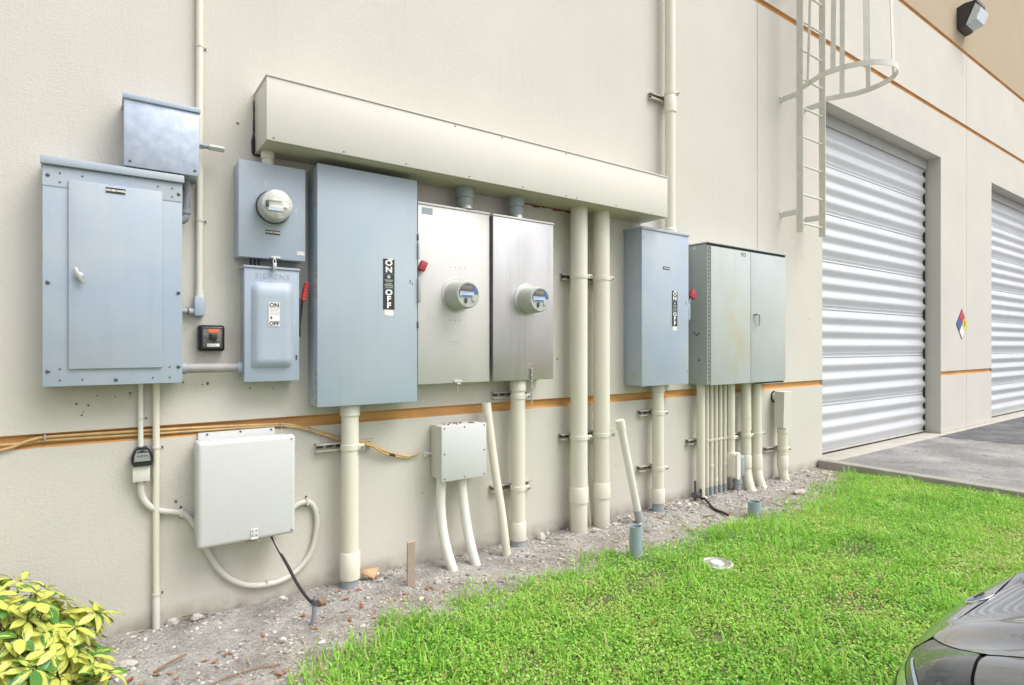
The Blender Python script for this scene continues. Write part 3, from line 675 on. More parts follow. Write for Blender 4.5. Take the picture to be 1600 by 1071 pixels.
part('door_catch', MB().box(1.590, 1.600, -.19, -.17, 1.51, 1.55, .002).box(1.590, 1.602, -.19, -.168, 2.045, 2.085, .003), 'screw_metal', t)

# ------------------------------------------------------------------ stainless meter cabinets
def smart_meter(t, x, y, z, ringr):
    mt = part('meter', MB().lathe((x, y - .0005, z), (0, -1, 0), [(ringr, 0), (ringr, .0035), (ringr - .002, .005), (ringr - .004, .003), (.096, .003), (.095, .010)], 44), 'stainless', t)
    part('meter_body', MB().lathe((x, y - .010, z - .006), (0, -1, 0), [(.094, 0), (.093, .02), (.088, .11), (.085, .128), (.079, .136), (.0, .137)], 40), 'meter_grey', mt)
    yf = y - .1475
    m = MB(); pts = []
    for k in range(13): a = math.pi * k / 12; pts.append((x + .070 * math.cos(a), z + .000 + .064 * math.sin(a)))
    m.prism(pts, yf, yf - .002); part('display_window', m, 'meter_window', mt)
    m = MB().box(x - .052, x + .028, yf - .0042, yf - .0024, z + .018, z + .046, .001); part('display', m, 'display_grey', mt)
    part('blue_band', MB().prism([(x + .032, z + .008), (x + .060, z + .008), (x + .052, z + .040), (x + .034, z + .052)], yf - .0024, yf - .0036), 'meter_blue', mt)
    part('serial_label', MB().box(x - .062, x + .036, yf - .0042, yf - .0022, z - .020, z + .010, .0005), 'label_paleblue', mt)
    part('label_print', MB().box(x - .050, x + .026, yf - .0050, yf - .0043, z - .018, z - .011).box(x - .055, x + .030, yf - .0050, yf - .0043, z + .003, z + .006), 'meter_blue', mt)
    part('catch', MB().box(x - .028, x - .012, yf - .008, yf - .0005, z - .058, z - .028, .002), 'letter_dark', mt)
    part('port', MB().lathe((x + .036, yf, z - .036), (0, -1, 0), [(.013, 0), (.013, .005), (.006, .0055)], 14), 'zinc', mt)
t = T('meter_cabinet', 'brushed stainless meter cabinet, left of the pair, with a pale sticker in its corner', 'meter cabinet', (1.88, 0, 1.16))
part('back_box', MB().box(1.620, 2.139, -.136, -.001, 1.168, 2.280, .002), 'stainless', t)
cv = part('front_cover', MB().box(1.614, 2.143, -.150, -.1365, 1.162, 2.278, .003), 'stainless', t)
part('top_flange', MB().box(1.612, 2.145, -.156, -.001, 2.2785, 2.292, .002), 'stainless', t)
smart_meter(t, 1.889, -.150, 1.728, .112)
part('sticker', MB().box(1.640, 1.715, -.1515, -.1502, 2.222, 2.262), 'cabinet_blue', cv)
screws(cv, [(x, -.1505, 1.905) for x in (1.84, 1.88, 1.91, 1.95)] + [(x, -.1505, 1.565) for x in (1.84, 1.88, 1.91)], .5)
part('lettering', MB().box(1.842, 1.850, -.1508, -.1502, 1.423, 1.429).box(1.856, 1.915, -.1508, -.1502, 1.424, 1.428).box(1.842, 1.885, -.1508, -.1502, 1.408, 1.410), 'meter_grey', cv)
part('hasp', MB().box(1.865, 1.925, -.165, -.1505, 1.160, 1.178, .004).box(1.880, 1.910, -.17, -.151, 1.150, 1.163, .003), 'zinc', cv)
tag(link('wire_seal', MB().tube(spline([(1.895, -.162, 1.150), (1.888, -.163, 1.12), (1.896, -.163, 1.09), (1.890, -.162, 1.075)], 4), .0035, 6).mesh('wire_seal'), 'cable_tan'), 'short tan seal tail dangling below the left stainless cabinet', 'seal')
t = T('meter_cabinet', 'darker streaked stainless meter cabinet, right of the pair', 'meter cabinet', (2.42, 0, 1.16))
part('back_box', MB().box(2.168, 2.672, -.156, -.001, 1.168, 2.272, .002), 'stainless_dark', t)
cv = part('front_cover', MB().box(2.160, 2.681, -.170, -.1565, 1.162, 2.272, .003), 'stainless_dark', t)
part('top_flange', MB().box(2.156, 2.685, -.176, -.001, 2.2725, 2.285, .002), 'stainless', t)
smart_meter(t, 2.445, -.170, 1.722, .112)
screws(cv, [(2.36, -.1705, 1.21), (2.42, -.1705, 1.205), (2.50, -.1705, 1.21), (2.56, -.1705, 1.208)], .5)
part('lettering', MB().box(2.44, 2.49, -.1708, -.1702, 1.275, 1.278).box(2.44, 2.485, -.1708, -.1702, 1.262, 1.264), 'meter_grey', cv)
m = MB()
for k in range(12):
    z = 1.235 - k * .021
    m.box(2.470 + .004 * (k % 2), 2.481 + .004 * (k % 2), -.185 + .003 * (k % 2), -.176 + .003 * (k % 2), z - .012, z + .011, .003)
tag(link('seal_chain', m.mesh('seal_chain'), 'zinc'), 'steel chain hanging over the bottom edge of the streaked stainless cabinet', 'chain')
for x, r_, z0, l in ((1.982, .058, 2.29, 'left'), (2.397, .058, 2.28, 'right')):
    c = conduit('conduit_nipple', 'grey pipe nipple from raceway into the %s stainless cabinet' % l, x, -.10, r_ * .9, 2.450, z0, 'grey_pvc', group='grey nipples under the raceway')
    part('coupling', MB().lathe((x, -.10, 2.372), (0, 0, 1), [(.052, 0), (.061, .003), (.061, .073), (.055, .074)], 28), 'grey_pvc', c)
    part('lock_ring', MB().lathe((x, -.10, z0 + .004), (0, 0, 1), [(.066, 0), (.068, .004), (.060, .028), (.053, .03)], 20), 'zinc', c)

# ------------------------------------------------------------------ right-hand cabinets
t = T('safety_switch', 'tall narrow blue-grey disconnect with ON OFF plate beside the double-door cabinet', 'disconnect', (3.87, 0, 1.07))
part('back_box', MB().box(3.583, 4.168, -.190, -.001, 1.075, 2.345, .003), 'cabinet_blue', t)
dr = part('door', MB().box(3.579, 4.172, -.203, -.1905, 1.072, 2.345, .003), 'cabinet_blue', t)
part('top_flange', MB().box(3.576, 4.178, -.210, -.001, 2.3455, 2.368, .003), 'cabinet_blue', t)
part('knockout_ring', MB().lathe((3.5825, -.10, 1.155), (-1, 0, 0), [(.034, 0), (.034, .0015), (.031, .0018), (.031, .0005)], 20), 'cabinet_sage_side', t)
screws(t, [(3.60, -.2035, 2.27), (3.60, -.2035, 2.285)], .7)
part('nameplate', MB().box(3.837, 3.918, -.2052, -.2032, 2.038, 2.062), 'brown_plate', dr)
part('lettering', MB().box(3.845, 3.91, -.2058, -.2053, 2.047, 2.053), 'white_label', dr)
onoff(dr, 3.951, 4.020, 1.865, 1.565, -.203)
part('door_bolt', MB().lathe((4.14, -.2035, 1.76), (0, -1, 0), [(.005, 0), (.004, .003)], 8).lathe((4.14, -.2035, 1.775), (0, -1, 0), [(.005, 0), (.004, .003)], 8).box(4.150, 4.154, -.2045, -.2034, 1.17, 1.19), 'screw_metal', dr)
hd = part('handle', MB().box(4.173, 4.205, -.202, -.150, 1.62, 1.76, .012, 3).tube([(4.195, -.180, 1.74), (4.215, -.180, 1.79), (4.235, -.180, 1.82)], .009, 8), 'cabinet_blue', t)
part('grip', MB().box(4.212, 4.282, -.204, -.166, 1.812, 1.886, .006, rot=Matrix.Rotation(R(32), 3, 'Y')), 'red_faded', hd)

t = T('double_cabinet', 'weathered grey-green double-door cabinet near the ladder', 'cabinet', (5.07, 0, 1.05))
part('body', MB().box(4.428, 5.700, -.200, -.001, 1.048, 2.312, .003), 'cabinet_sage_side', t)
part('top_flange', MB().box(4.424, 5.720, -.222, -.001, 2.3185, 2.330, .002), 'cabinet_sage', t)
part('gasket', MB().box(4.432, 5.705, -.212, -.2005, 2.300, 2.3180), 'rubber', t)
for x0, x1 in ((4.470, 5.088), (5.094, 5.708)):
    dr = part('door', MB().box(x0, x1, -.2165, -.2035, 1.046, 2.296, .003), 'cabinet_sage', t)
    if x0 < 5: text('913', .052, 4.968, -.2172, 2.258, dr, 'letter_dark', .0006)
part('drip_shelf', MB().box(5.2, 5.69, -.206, -.19, 1.030, 1.0455), 'rubber', t)
part('hinge_leaf', MB().box(4.428, 4.468, -.2075, -.2005, 1.06, 2.30), 'cabinet_sage_side', t)
m = MB()
k_ = MB().tube([(4.449, -.2105, 0), (4.449, -.2105, .020)], .0055, 8).mesh('hinge_knuckle'); k_.materials.append(MATS['zinc'])
r_ = MB().tube([(4.449, -.2105, .020), (4.449, -.2105, .0335)], .0048, 8).mesh('hinge_pin'); r_.materials.append(MATS['rust'])
for k in range(36):
    link('hinge_knuckle', k_, None, t, (0, 0, 1.065 + k * .0338)); link('hinge_pin', r_, None, t, (0, 0, 1.065 + k * .0338))
part('pull_handle', MB().tube([(5.150, -.2165, 1.700), (5.150, -.250, 1.700)], .012, 10).tube(spline([(5.140, -.248, 1.704), (5.175, -.250, 1.702), (5.182, -.250, 1.69), (5.182, -.250, 1.605), (5.170, -.250, 1.598)], 4), .009, 8), 'zinc', t)
for y, z in ((-.07, 1.515), (-.115, 1.510), (-.093, 1.495), (-.12, 1.27)):
    part('screw_hole', MB().lathe((4.428, y, z), (-1, 0, 0), [(.010, 0), (.009, .003)], 10), 'letter_dark', t)
part('mounting_hole', MB().lathe((4.428, -.07, 2.285), (-1, 0, 0), [(.010, 0), (.010, .002)], 10), 'white_label', t)

# ------------------------------------------------------------------ conduits below and between the cabinets
strut(1.028, 1.372, .812, 'painted strut behind the conduit below the biggest disconnect')
strut(2.250, 2.575, 1.055, 'strut right under the streaked stainless cabinet')
strut(2.238, 2.590, .400, 'low strut behind the conduit below the streaked stainless cabinet')
strut(2.885, 3.400, 1.927, 'upper strut behind the two tall conduits under the raceway')
strut(2.868, 3.420, .706, 'lower strut behind the two tall conduits under the raceway')
strut(3.742, 4.000, .828, 'upper strut below the tall narrow disconnect')
strut(3.734, 4.000, .356, 'lower strut below the tall narrow disconnect')
strut(4.384, 5.560, .520, 'long strut across the row of conduits below the double-door cabinet')
strut(5.655, 5.990, .318, 'short strut behind the boxed conduit nearest the roll-up door')
strut(3.880, 4.180, 3.560, 'strut holding the tall pipe above the raceway end')

conduit('conduit', 'single cream conduit with belled foot below the biggest disconnect', 1.205, -.094, .050, 1.064, -.06, couplings=((.995, 1.062, 1.14), (.045, .205, 1.16)), clamps=(.812,), foot=.05)
conduit('conduit', 'cream conduit with belled foot below the streaked stainless cabinet', 2.420, -.094, .052, 1.165, -.06, couplings=((1.085, 1.163, 1.12), (.035, .165, 1.14)), clamps=(1.045, .400), foot=.04)
for x, l, cp in ((2.985, 'left', (.215, .335)), (3.222, 'right', (.215, .335))):
    conduit('conduit', 'tall thick cream conduit from raceway to ground, %s of two' % l, x, -.107, .065, 2.447, -.06, couplings=((cp[0], cp[1], 1.10),), clamps=(1.927, .706), group='tall thick conduits under the raceway')
conduit('conduit', 'thin loose cream tube leaning between the two tall conduits', 3.125, -.05, .016, .7, -.03, path=[(3.095, -.030, .70), (3.150, -.055, -.03)])
conduit('conduit', 'cream conduit with belled foot below the tall narrow disconnect', 3.905, -.092, .050, 1.074, -.06, couplings=((1.005, 1.072, 1.12), (.06, .185, 1.14)), clamps=(.828, .356), foot=.06)
conduit('riser_pipe', 'tall cream pipe rising past the raceway end to the roof', 4.068, -.088, .045, 9., 2.367, couplings=((2.372, 2.425, 1.22), (3.43, 3.58, 1.16)), clamps=(3.60,), cat='pipe')
conduit('conduit', 'medium cream conduit left of the thin bundle below the double-door cabinet', 4.508, -.080, .038, 1.048, -.06)
for k, x in enumerate((4.626, 4.694, 4.763, 4.833, 4.904)):
    w_ = ('first', 'second', 'third', 'fourth', 'fifth')[k]
    c = conduit('conduit', '%s from the left of five thin conduits below the double-door cabinet' % w_, x, -.060, .0185, 1.048, .075, couplings=(((.26, .29, 1.25),) if k in (1, 4) else ((.12, .15, 1.25),) if k == 2 else ()), group='five thin conduits')
    part('foot', MB().tube([(x, -.060, .08), (x, -.060, -.05)], .0195, 14), 'grey_pvc', c)
    part('strap', MB().lathe((x, -.060, .508), (0, 0, 1), [(.0185, 0), (.022, .001), (.022, .022), (.0185, .023)], 16).box(x + .014, x + .030, -.088, -.042, .512, .526, .002), 'cream_pipe', c)
x = 4.965
c = conduit('conduit', 'cream conduit ending in an oval access fitting below the double-door cabinet', x, -.085, .037, 1.048, .36, clamps=(.520,))
part('access_body', MB().box(x - .045, x + .040, -.160, -.040, .135, .385, .030, 4), 'cream_pipe', c)
ov = [(x + .0 + .030 * math.cos(a), .258 + (.100 if math.sin(a) > 0 else -.100) + .030 * math.sin(a)) for a in [2 * math.pi * k / 24 for k in range(24)]]
part('oval_cover', MB().prism(ov, -.160, -.172), 'white_pipe', c)
x = 5.07
c = conduit('conduit', 'grey conduit with grey oval fitting rising from gravel beside the cream access fitting', x, -.085, .036, .15, -.06, 'grey_pvc')
part('access_body', MB().box(x - .035, x + .040, -.150, -.045, .13, .345, .028, 4), 'grey_pvc', c)
part('coupling', MB().lathe((x, -.085, .06), (0, 0, 1), [(.036, 0), (.042, .002), (.042, .08), (.030, .10)], 20), 'grey_pvc', c)
for x, l, zc in ((5.205, 'left', (.205, .330)), (5.395, 'right', (.175, .315))):
    pth = [(x, -.090, 1.048), (x, -.090, .22)] + arc((x, -.090, .20), (x, -.095, .07), (x - .02, -.19, -.06))
    t = T('conduit', 'thick conduit sweeping forward into the gravel, %s of two below the double-door cabinet' % l, 'conduit', (x, -.09, 0), 'two sweeping conduits')
    part('pipe', MB().tube(pth, .0475, 22), 'cream_pipe', t)
    part('coupling', MB().lathe((x, -.09, zc[0]), (0, 0, 1), [(.048, 0), (.0545, .002), (.0545, zc[1] - zc[0] - .015), (.048, zc[1] - zc[0])], 24), 'cream_pipe', t)
    clampring(t, x, -.09, .520, .0475)
x = 5.865
t = T('conduit', 'conduit topped by a tapered cream box, nearest the roll-up door', 'conduit', (x, -.09, 0))
pth = [(x, -.095, .56), (x, -.095, .16)] + arc((x, -.095, .15), (x, -.097, .05), (x - .01, -.145, -.06))
part('pipe', MB().tube(pth, .049, 22), 'cream_pipe', t)
part('coupling', MB().lathe((x, -.095, .12), (0, 0, 1), [(.049, 0), (.056, .002), (.056, .118), (.049, .13)], 24), 'cream_pipe', t)
part('collar', MB().lathe((x, -.095, .485), (0, 0, 1), [(.049, 0), (.055, .002), (.055, .05), (.049, .055)], 24), 'cream_pipe', t)
m = MB(); m.extr([(-.055, .545), (-.150, .545), (-.160, .92), (-.055, .92)], 5.785, 5.940)
part('pull_box', m, 'cream_box', t)
part('elbow', MB().tube(arc((5.86, -.002, .86), (5.86, -.06, .86), (5.86, -.09, .84)), .045, 18), 'cream_pipe', t)
part('wall_gap', MB().lathe((5.86, -.001, .86), (0, -1, 0), [(.062, 0), (.060, .006), (.045, .008)], 20), 'rubber', t)
clampring(t, x, -.095, .318, .049)

# loose, leaning pipes
pth = [(2.163, -.085, 1.005), (2.20, -.12, .60), (2.232, -.17, .25), (2.250, -.205, -.05)]
t = T('leaning_pipe', 'tall cream pipe leaning against the wall beside the small junction box', 'pipe', (2.25, -.205, 0))
part('pipe', MB().tube(spline(pth, 5), .0285, 18), 'cream_pipe', t)
part('coupling', MB().tube([(2.161, -.083, 1.012), (2.166, -.088, .93)], .0315, 18), 'cream_pipe', t)
t = T('leaning_pipe', 'free-standing cream pipe with a capped top leaning out of the gravel', 'pipe', (3.52, -.235, 0))
part('pipe', MB().tube([(3.335, -.20, .795), (3.515, -.232, .02)], .030, 18), 'white_pipe', t)
part('cap', MB().tube([(3.331, -.199, .812), (3.346, -.202, .745)], .0365, 18), 'cream_pipe', t)
part('rim', MB().tube([(3.329, -.1985, .820), (3.331, -.199, .812)], .0335, 18), 'cream_pipe', t)
part('foot', MB().tube([(3.498, -.229, .095), (3.535, -.236, -.06)], .033, 18), 'grey_pvc', t)

# small cream junction box on two legs
t = T('junction_box', 'small square cream junction box standing on two curved pipes', 'junction box', (1.95, 0, .55))
part('body', MB().box(1.776, 2.100, -.150, -.012, .548, .888, .004), 'cream_box', t)
cv = part('cover', MB().box(1.768, 2.105, -.172, -.1505, .540, .893, .004), 'white_box', t)
screws(cv, [(x, -.1725, z) for x in (1.788, 1.935, 2.086) for z in (.557, .878)] + [(1.788, -.1725, .715), (2.086, -.1725, .715)], .9)
part('side_lug', MB().tube([(1.776, -.012, .70), (1.74, -.012, .70)], .010, 10).lathe((1.742, -.004, .70), (0, -1, 0), [(.020, 0), (.020, .010)], 14), 'cream_box', t)
m = MB(); random.seed(2)
for k in range(14):
    x = 1.83 + random.random() * .2; y = -.03 - random.random() * .1
    m.box(x, x + .012, y, y + .01, .8885, .893 + random.random() * .004, .001)
part('debris', m, 'twig', t)
for p, l in (([(1.806, -.10, .555), (1.800, -.10, .36), (1.806, -.145, .15), (1.822, -.255, -.05)], 'left'), ([(1.958, -.10, .555), (1.962, -.11, .40), (1.972, -.16, .17), (1.990, -.245, -.05)], 'right')):
    lg = T('curved_pipe', 'curved white pipe under the small square junction box, %s of two' % l, 'pipe', (p[-1][0], p[-1][1], 0), 'pipes under the small junction box')
    part('pipe', MB().tube(spline(p, 7), .0315, 18), 'white_pipe', lg)

# big white enclosure
t = T('enclosure', 'large tilted white plastic enclosure low on the wall', 'enclosure', (.645, 0, .40))
rot = Matrix.Rotation(R(-.8), 3, 'Y')
part('back_box', MB().box(.408, .850, -.130, -.020, .410, .918, .014, 3), 'white_box', t)
lid = part('lid', MB().box(.405, .876, -.176, -.1305, .392, .925, .022, 4), 'white_box', t)
part('mounting_plate', MB().box(.428, .805, -.019, -.001, .37, .950, .002), 'white_box', t)
screws(t, [(.47, -.0195, .940), (.63, -.0195, .942), (.785, -.0195, .940)], 1.)
h_ = part('latch', MB().box(.648, .683, -.181, -.1762, .405, .455, .002).tube([(.648, -.179, .404), (.684, -.179, .404)], .006, 10), 'white_box', lid)
screws(h_, [(.657, -.1812, .445), (.675, -.1812, .445), (.657, -.1812, .420), (.675, -.1812, .420)], .6)
part('hasp', MB().box(.635, .70, -.165, -.12, .378, .3915, .003), 'stake', t)
screws(lid, [(.853, -.1762, .903), (.853, -.1762, .415)], .8)

# grounding electrode and its cables
t = T('ground_rod', 'grey ground rod stub with a cable clamp in front of the white enclosure', 'ground rod', (.89, -.435, 0))
part('rod', MB().tube([(.905, -.425, .135), (.885, -.438, -.05)], .0125, 10), 'flex_grey', t)
part('clamp', MB().tube([(.903, -.427, .115), (.899, -.429, .092)], .018, 8), 'screw_metal', t)
tag(link('ground_cable', MB().tube(spline([(.752, -.12, .40), (.765, -.15, .37), (.79, -.19, .31), (.815, -.25, .25), (.845, -.33, .17), (.880, -.40, .11), (.905, -.425, .09)], 6), [.004 + .0045 * min(1, k / 16) for k in range(37)], 8).mesh('ground_cable'), 'cable_black'), 'black ground cable drooping from the white enclosure to the ground rod', 'cable')
tag(link('bare_wire', MB().tube(spline([(.757, -.126, .395), (.772, -.16, .36), (.80, -.21, .29), (.83, -.28, .215)], 6), .0045, 8).mesh('bare_wire'), 'copper_wire'), 'frayed bare wire beside the black ground cable', 'wire')

# flexible loop round the enclosure
t = T('flexible_conduit', 'white flexible conduit looping under and around the white enclosure', 'conduit', (.7, 0, .09))
lp = [(.178, -.030, .735), (.183, -.022, .667), (.210, -.022, .615), (.258, -.020, .579), (.350, -.018, .551), (.399, -.018, .503), (.432, -.018, .435), (.475, -.018, .324), (.535, -.018, .211), (.612, -.018, .137), (.705, -.018, .096), (.836, -.018, .092), (.938, -.018, .139), (1.008, -.018, .231), (1.036, -.018, .371), (1.026, -.018, .458), (.987, -.018, .508), (.918, -.018, .498), (.86, -.03, .45)]
part('hose', MB().tube(spline(lp, 7), .0155, 14), 'flex_white', t)
for x, z in ((.352, .551), (.980, .510), (.765, .0945)):
    m = MB().box(x - .006, x + .006, -.037, -.001, z - .020, z + .020, .003) if x != .765 else MB().box(x - .003, x + .003, -.0345, -.002, z - .0165, z + .0165, .002)
    s = part('strap', m, 'flex_white', t)
    if x != .765: part('nail', MB().lathe((x, -.002, z + .026), (0, -1, 0), [(.006, 0), (.006, .003)], 8).lathe((x, -.002, z - .026), (0, -1, 0), [(.006, 0), (.006, .003)], 8), 'screw_metal', s)

# two thin drops under the house panel, the clip-on device
conduit_l = T('drop_conduit', 'short thin white conduit from the leftmost panel to the clip-on device', 'conduit', (.178, -.02, .9))
part('pipe', MB().tube([(.178, -.020, 1.225), (.178, -.020, .905)], .0115, 14), 'white_pipe', conduit_l); strapring(conduit_l, .178, -.02, 1.045, .0115, 1)
t = T('drop_conduit', 'long thin cream conduit from the leftmost panel down to the gravel', 'conduit', (.243, -.024, 0))
part('pipe', MB().tube([(.243, -.022, 1.225), (.243, -.022, -.05)], .0155, 16), 'cream_pipe', t)
strapring(t, .243, -.022, .895, .0155); strapring(t, .243, -.022, .165, .0155)
part('foot', MB().tube([(.243, -.022, .15), (.243, -.022, -.05)], .0165, 16), 'white_pipe', t)
t = T('clip_device', 'black and grey rounded clip-on device below the leftmost panel', 'device', (.181, -.05, .82))
pg = [(.138, .835), (.136, .862), (.150, .895), (.163, .908), (.200, .908), (.213, .895), (.228, .862), (.226, .835), (.218, .818), (.147, .818)]
part('shell', MB().prism(pg, -.012, -.066), 'black_plastic', t)
part('face', MB().prism([(.148, .842), (.151, .872), (.160, .896), (.203, .896), (.212, .872), (.216, .842)], -.0665, -.071), 'zinc', t)
part('dark_slot', MB().box(.160, .204, -.0722, -.0712, .884, .890).box(.172, .191, -.0722, -.0712, .889, .894), 'black_plastic', t)
m = MB()
for k, (w_, h_) in enumerate(((.006, .006), (.003, .006), (.005, .004), (.005, .005), (.003, .007), (.005, .004), (.006, .004), (.005, .004))):
    m.box(.160 + k * .0056, .160 + k * .0056 + w_ * .8, -.0722, -.0712, .866, .866 + h_)
part('lettering', m, 'letter_dark', t)
t = T('outlet_box', 'small cream outlet box under the black clip-on device', 'outlet box', (.178, 0, .739))
part('body', MB().box(.147, .211, -.046, -.001, .744, .816, .003), 'cream_box', t)
part('cover', MB().box(.143, .215, -.052, -.0465, .740, .817, .002), 'cream_box', t)
part('connector', MB().tube([(.178, -.030, .744), (.178, -.030, .728)], .019, 12), 'grey_pvc', t)

# cables in the groove
c1 = [(-1.6, -.010, .90), (-.6, -.010, .915), (-.343, -.010, .941), (-.246, -.008, .975), (-.167, .002, .984), (.126, .004, .981), (.459, .004, .976), (.78, .003, .966), (.88, -.008, .958), (.963, -.012, .934), (1.10, -.018, .888), (1.166, -.036, .862), (1.26, -.040, .838), (1.344, -.045, .812), (1.447, -.030, .753), (1.585, -.016, .704), (1.640, -.016, .700), (1.690, -.020, .716)]
c2 = [(-1.6, -.004, .965), (-.343, .004, .962), (-.279, .006, .963), (-.20, .006, .968), (.126, .006, .963), (.459, .006, .960), (.80, .003, .955), (.88, -.010, .947), (.970, -.016, .926), (1.166, -.040, .852), (1.344, -.050, .800), (1.440, -.038, .740), (1.575, -.014, .696), (1.632, -.014, .690)]
t = T('tan_cable', 'tan cable stapled in the orange groove, ending in mid-wall, upper of two', 'cable', (0, 0, .95))
part('sheath', MB().tube(spline(c1, 6), .0072, 8), 'cable_tan', t)
for x, y, z in ((-.19, -.004, .985), (.84, -.004, .960), (1.0, -.016, .922), (1.115, -.026, .878)):
    part('clip', MB().box(x - .004, x + .004, y - .012, .004, z - .018, z + .012, .002), 'copper_wire', t)
t = T('tan_cable', 'tan cable stapled in the orange groove, lower of two', 'cable', (0, 0, .94))
part('sheath', MB().tube(spline(c2, 6), .0068, 8), 'cable_tan', t)
part('tape', MB().tube([(1.475, -.031, .729), (1.515, -.024, .715)], .009, 8), 'cable_black', t)

# ------------------------------------------------------------------ things in the yard
def open_pipe(label, x, y, z1, r, tilt=(0, 0)):
    o = link('pipe_stub', MB().lathe((x, y, -.05), (tilt[0], tilt[1], 1), [(r, 0), (r, z1 + .05), (r * .86, z1 + .05), (r * .86, z1 - .06)], 24).mesh('pipe_stub'), 'teal_pvc')
    return tag(o, label, 'pipe', 'grey pipe stubs at the lawn edge')
open_pipe('grey-blue open pipe stub in the lawn, nearer and taller of two', 2.905, -.752, .208, .042)
open_pipe('grey-blue open pipe stub at the lawn edge, farther of two', 4.385, -.690, .125, .052)
t = T('marker_stake', 'flat brown marker stake standing in the gravel', 'stake', (1.497, -.294, 0))
part('blade', MB().extr([(-.294 - .006, -.05), (-.294 + .006, -.05), (-.294 + .006, .262), (-.294 - .006, .252)], 1.474, 1.522), 'stake', t)
t = T('cleanout_cover', 'round white pipe cleanout set flush in the lawn', 'cleanout', (3.19, -1.17, 0))
part('ring', MB().lathe((3.19, -1.17, -.03), (0, 0, 1), [(.100, 0), (.100, .060), (.088, .064), (.084, .052), (.0, .050)], 30), 'white_pipe', t)
part('plug', MB().lathe((3.19, -1.17, .018), (0, 0, 1), [(.045, 0), (.040, .018), (.0, .020)], 6), 'white_label', t)
part('soil_fill', MB().lathe((3.19, -1.17, .018), (0, 0, 1), [(.083, 0), (.083, .004)], 24), 'soil', t)
tag(link('ground_cable', MB().tube(spline([(4.46, -.115, .10), (4.445, -.13, .02), (4.42, -.18, .035), (4.36, -.26, .03), (4.28, -.38, .012), (4.24, -.50, .012), (4.215, -.56, .012)], 6), .011, 8).mesh('ground_cable'), 'cable_black'), 'black cable end lying on the gravel by the medium conduit', 'cable')
t = T('ground_rod', 'dirty ground rod with clamp at the wall by the medium conduit', 'ground rod', (4.40, -.10, 0))
part('rod', MB().tube([(4.40, -.10, .18), (4.40, -.10, -.04)], .010, 8), 'screw_metal', t)
part('clamp', MB().box(4.375, 4.43, -.14, -.08, .03, .075, .006).tube([(4.36, -.12, .05), (4.45, -.12, .055)], .008, 8), 'screw_metal', t)
t = T('cardboard_scrap', 'torn tan cardboard scrap by the foot of the single conduit', 'cardboard', (1.34, -.10, 0))
m = MB(); m.bm.faces.new([m.bm.verts.new(p) for p in ((1.265, -.035, .055), (1.30, -.03, .045), (1.405, -.05, .050), (1.345, -.115, .012))]); me = m.mesh('sheet')
o = link('sheet', me, 'cardboard', t); md = o.modifiers.new('thickness', 'SOLIDIFY'); md.thickness = .004

def rock_mesh(seed, s, flat=.6, name='stone', sub=2):
    bm = bmesh.new(); bmesh.ops.create_icosphere(bm, subdivisions=sub, radius=1.)
    for v in bm.verts:
        k = 1 + .35 * mnoise.noise(v.co * 1.1 + Vector((seed * 7.1, 0, 0))) + .15 * mnoise.noise(v.co * 2.7 + Vector((0, seed * 3.3, 0)))
        v.co = Vector((v.co.x * s[0], v.co.y * s[1], v.co.z * s[2])) * k
    me = bpy.data.meshes.new(name); bm.to_mesh(me); bm.free(); me.shade_smooth(); me.set_sharp_from_angle(angle=R(28)); return me
for x, y, s, lab in ((.095, -.36, (.055, .030, .022), 'pale oblong stone beside the yellow shrub'), (.315, -.02, (.030, .022, .020), 'cream stone against the wall by the long thin conduit'),
                     (.42, -.03, (.034, .02, .018), 'flat cream stone lying along the wall near the enclosure'), (2.62, -.10, (.034, .03, .03), 'pale stone at the foot of the streaked cabinet conduit'),
                     (3.07, -.19, (.026, .02, .016), 'tan stone in front of the two tall conduits'), (5.45, -.50, (.10, .05, .022), 'flat grey stone at the lawn edge near the sweeping conduits'), (.985, -.24, (.035, .03, .03), 'brown dirt-caked lump behind the ground rod near the enclosure'),
                     (4.15, -.12, (.03, .025, .022), 'pale limestone lump left of the cable clamp by the wall'), (4.22, -.17, (.024, .02, .018), 'small pale limestone lump in front of the wall left of the cable clamp'), (.72, -.52, (.016, .013, .011), 'white pebble in front of the ground rod')):
    tag(link('stone', rock_mesh(x * 3, s), 'twig' if 'brown' in lab else 'pebble' if 'pale l' in lab or 'white' in lab else 'rock', None, (x, y, s[2] * .5)), lab, 'stone', 'larger stones in the gravel')
for pts, lab in (([(.355, .0 - .012, .018), (.42, -.03, .022), (.47, -.045, .014)], 'grey stick lying by the wall near the long thin conduit'), ([(.20, -.49, .006), (.26, -.455, .012), (.33, -.415, .010)], 'thin red-brown stick on the gravel near the yellow shrub'),
                 ([(4.02, -.46, .010), (4.12, -.50, .010)], 'short dark stick on gravel right of the black cable end'), ([(.32, -.75, .008), (.50, -.72, .012), (.66, -.74, .006)], 'long thin twig at the lawn corner below the ground rod')):
    tag(link('stick', MB().tube(spline(pts, 4), .0055 if 'red' in lab or 'dark' in lab else .0032 if 'long' in lab else .010, 6).mesh('stick'), 'twig'), lab, 'stick', 'sticks on the gravel')

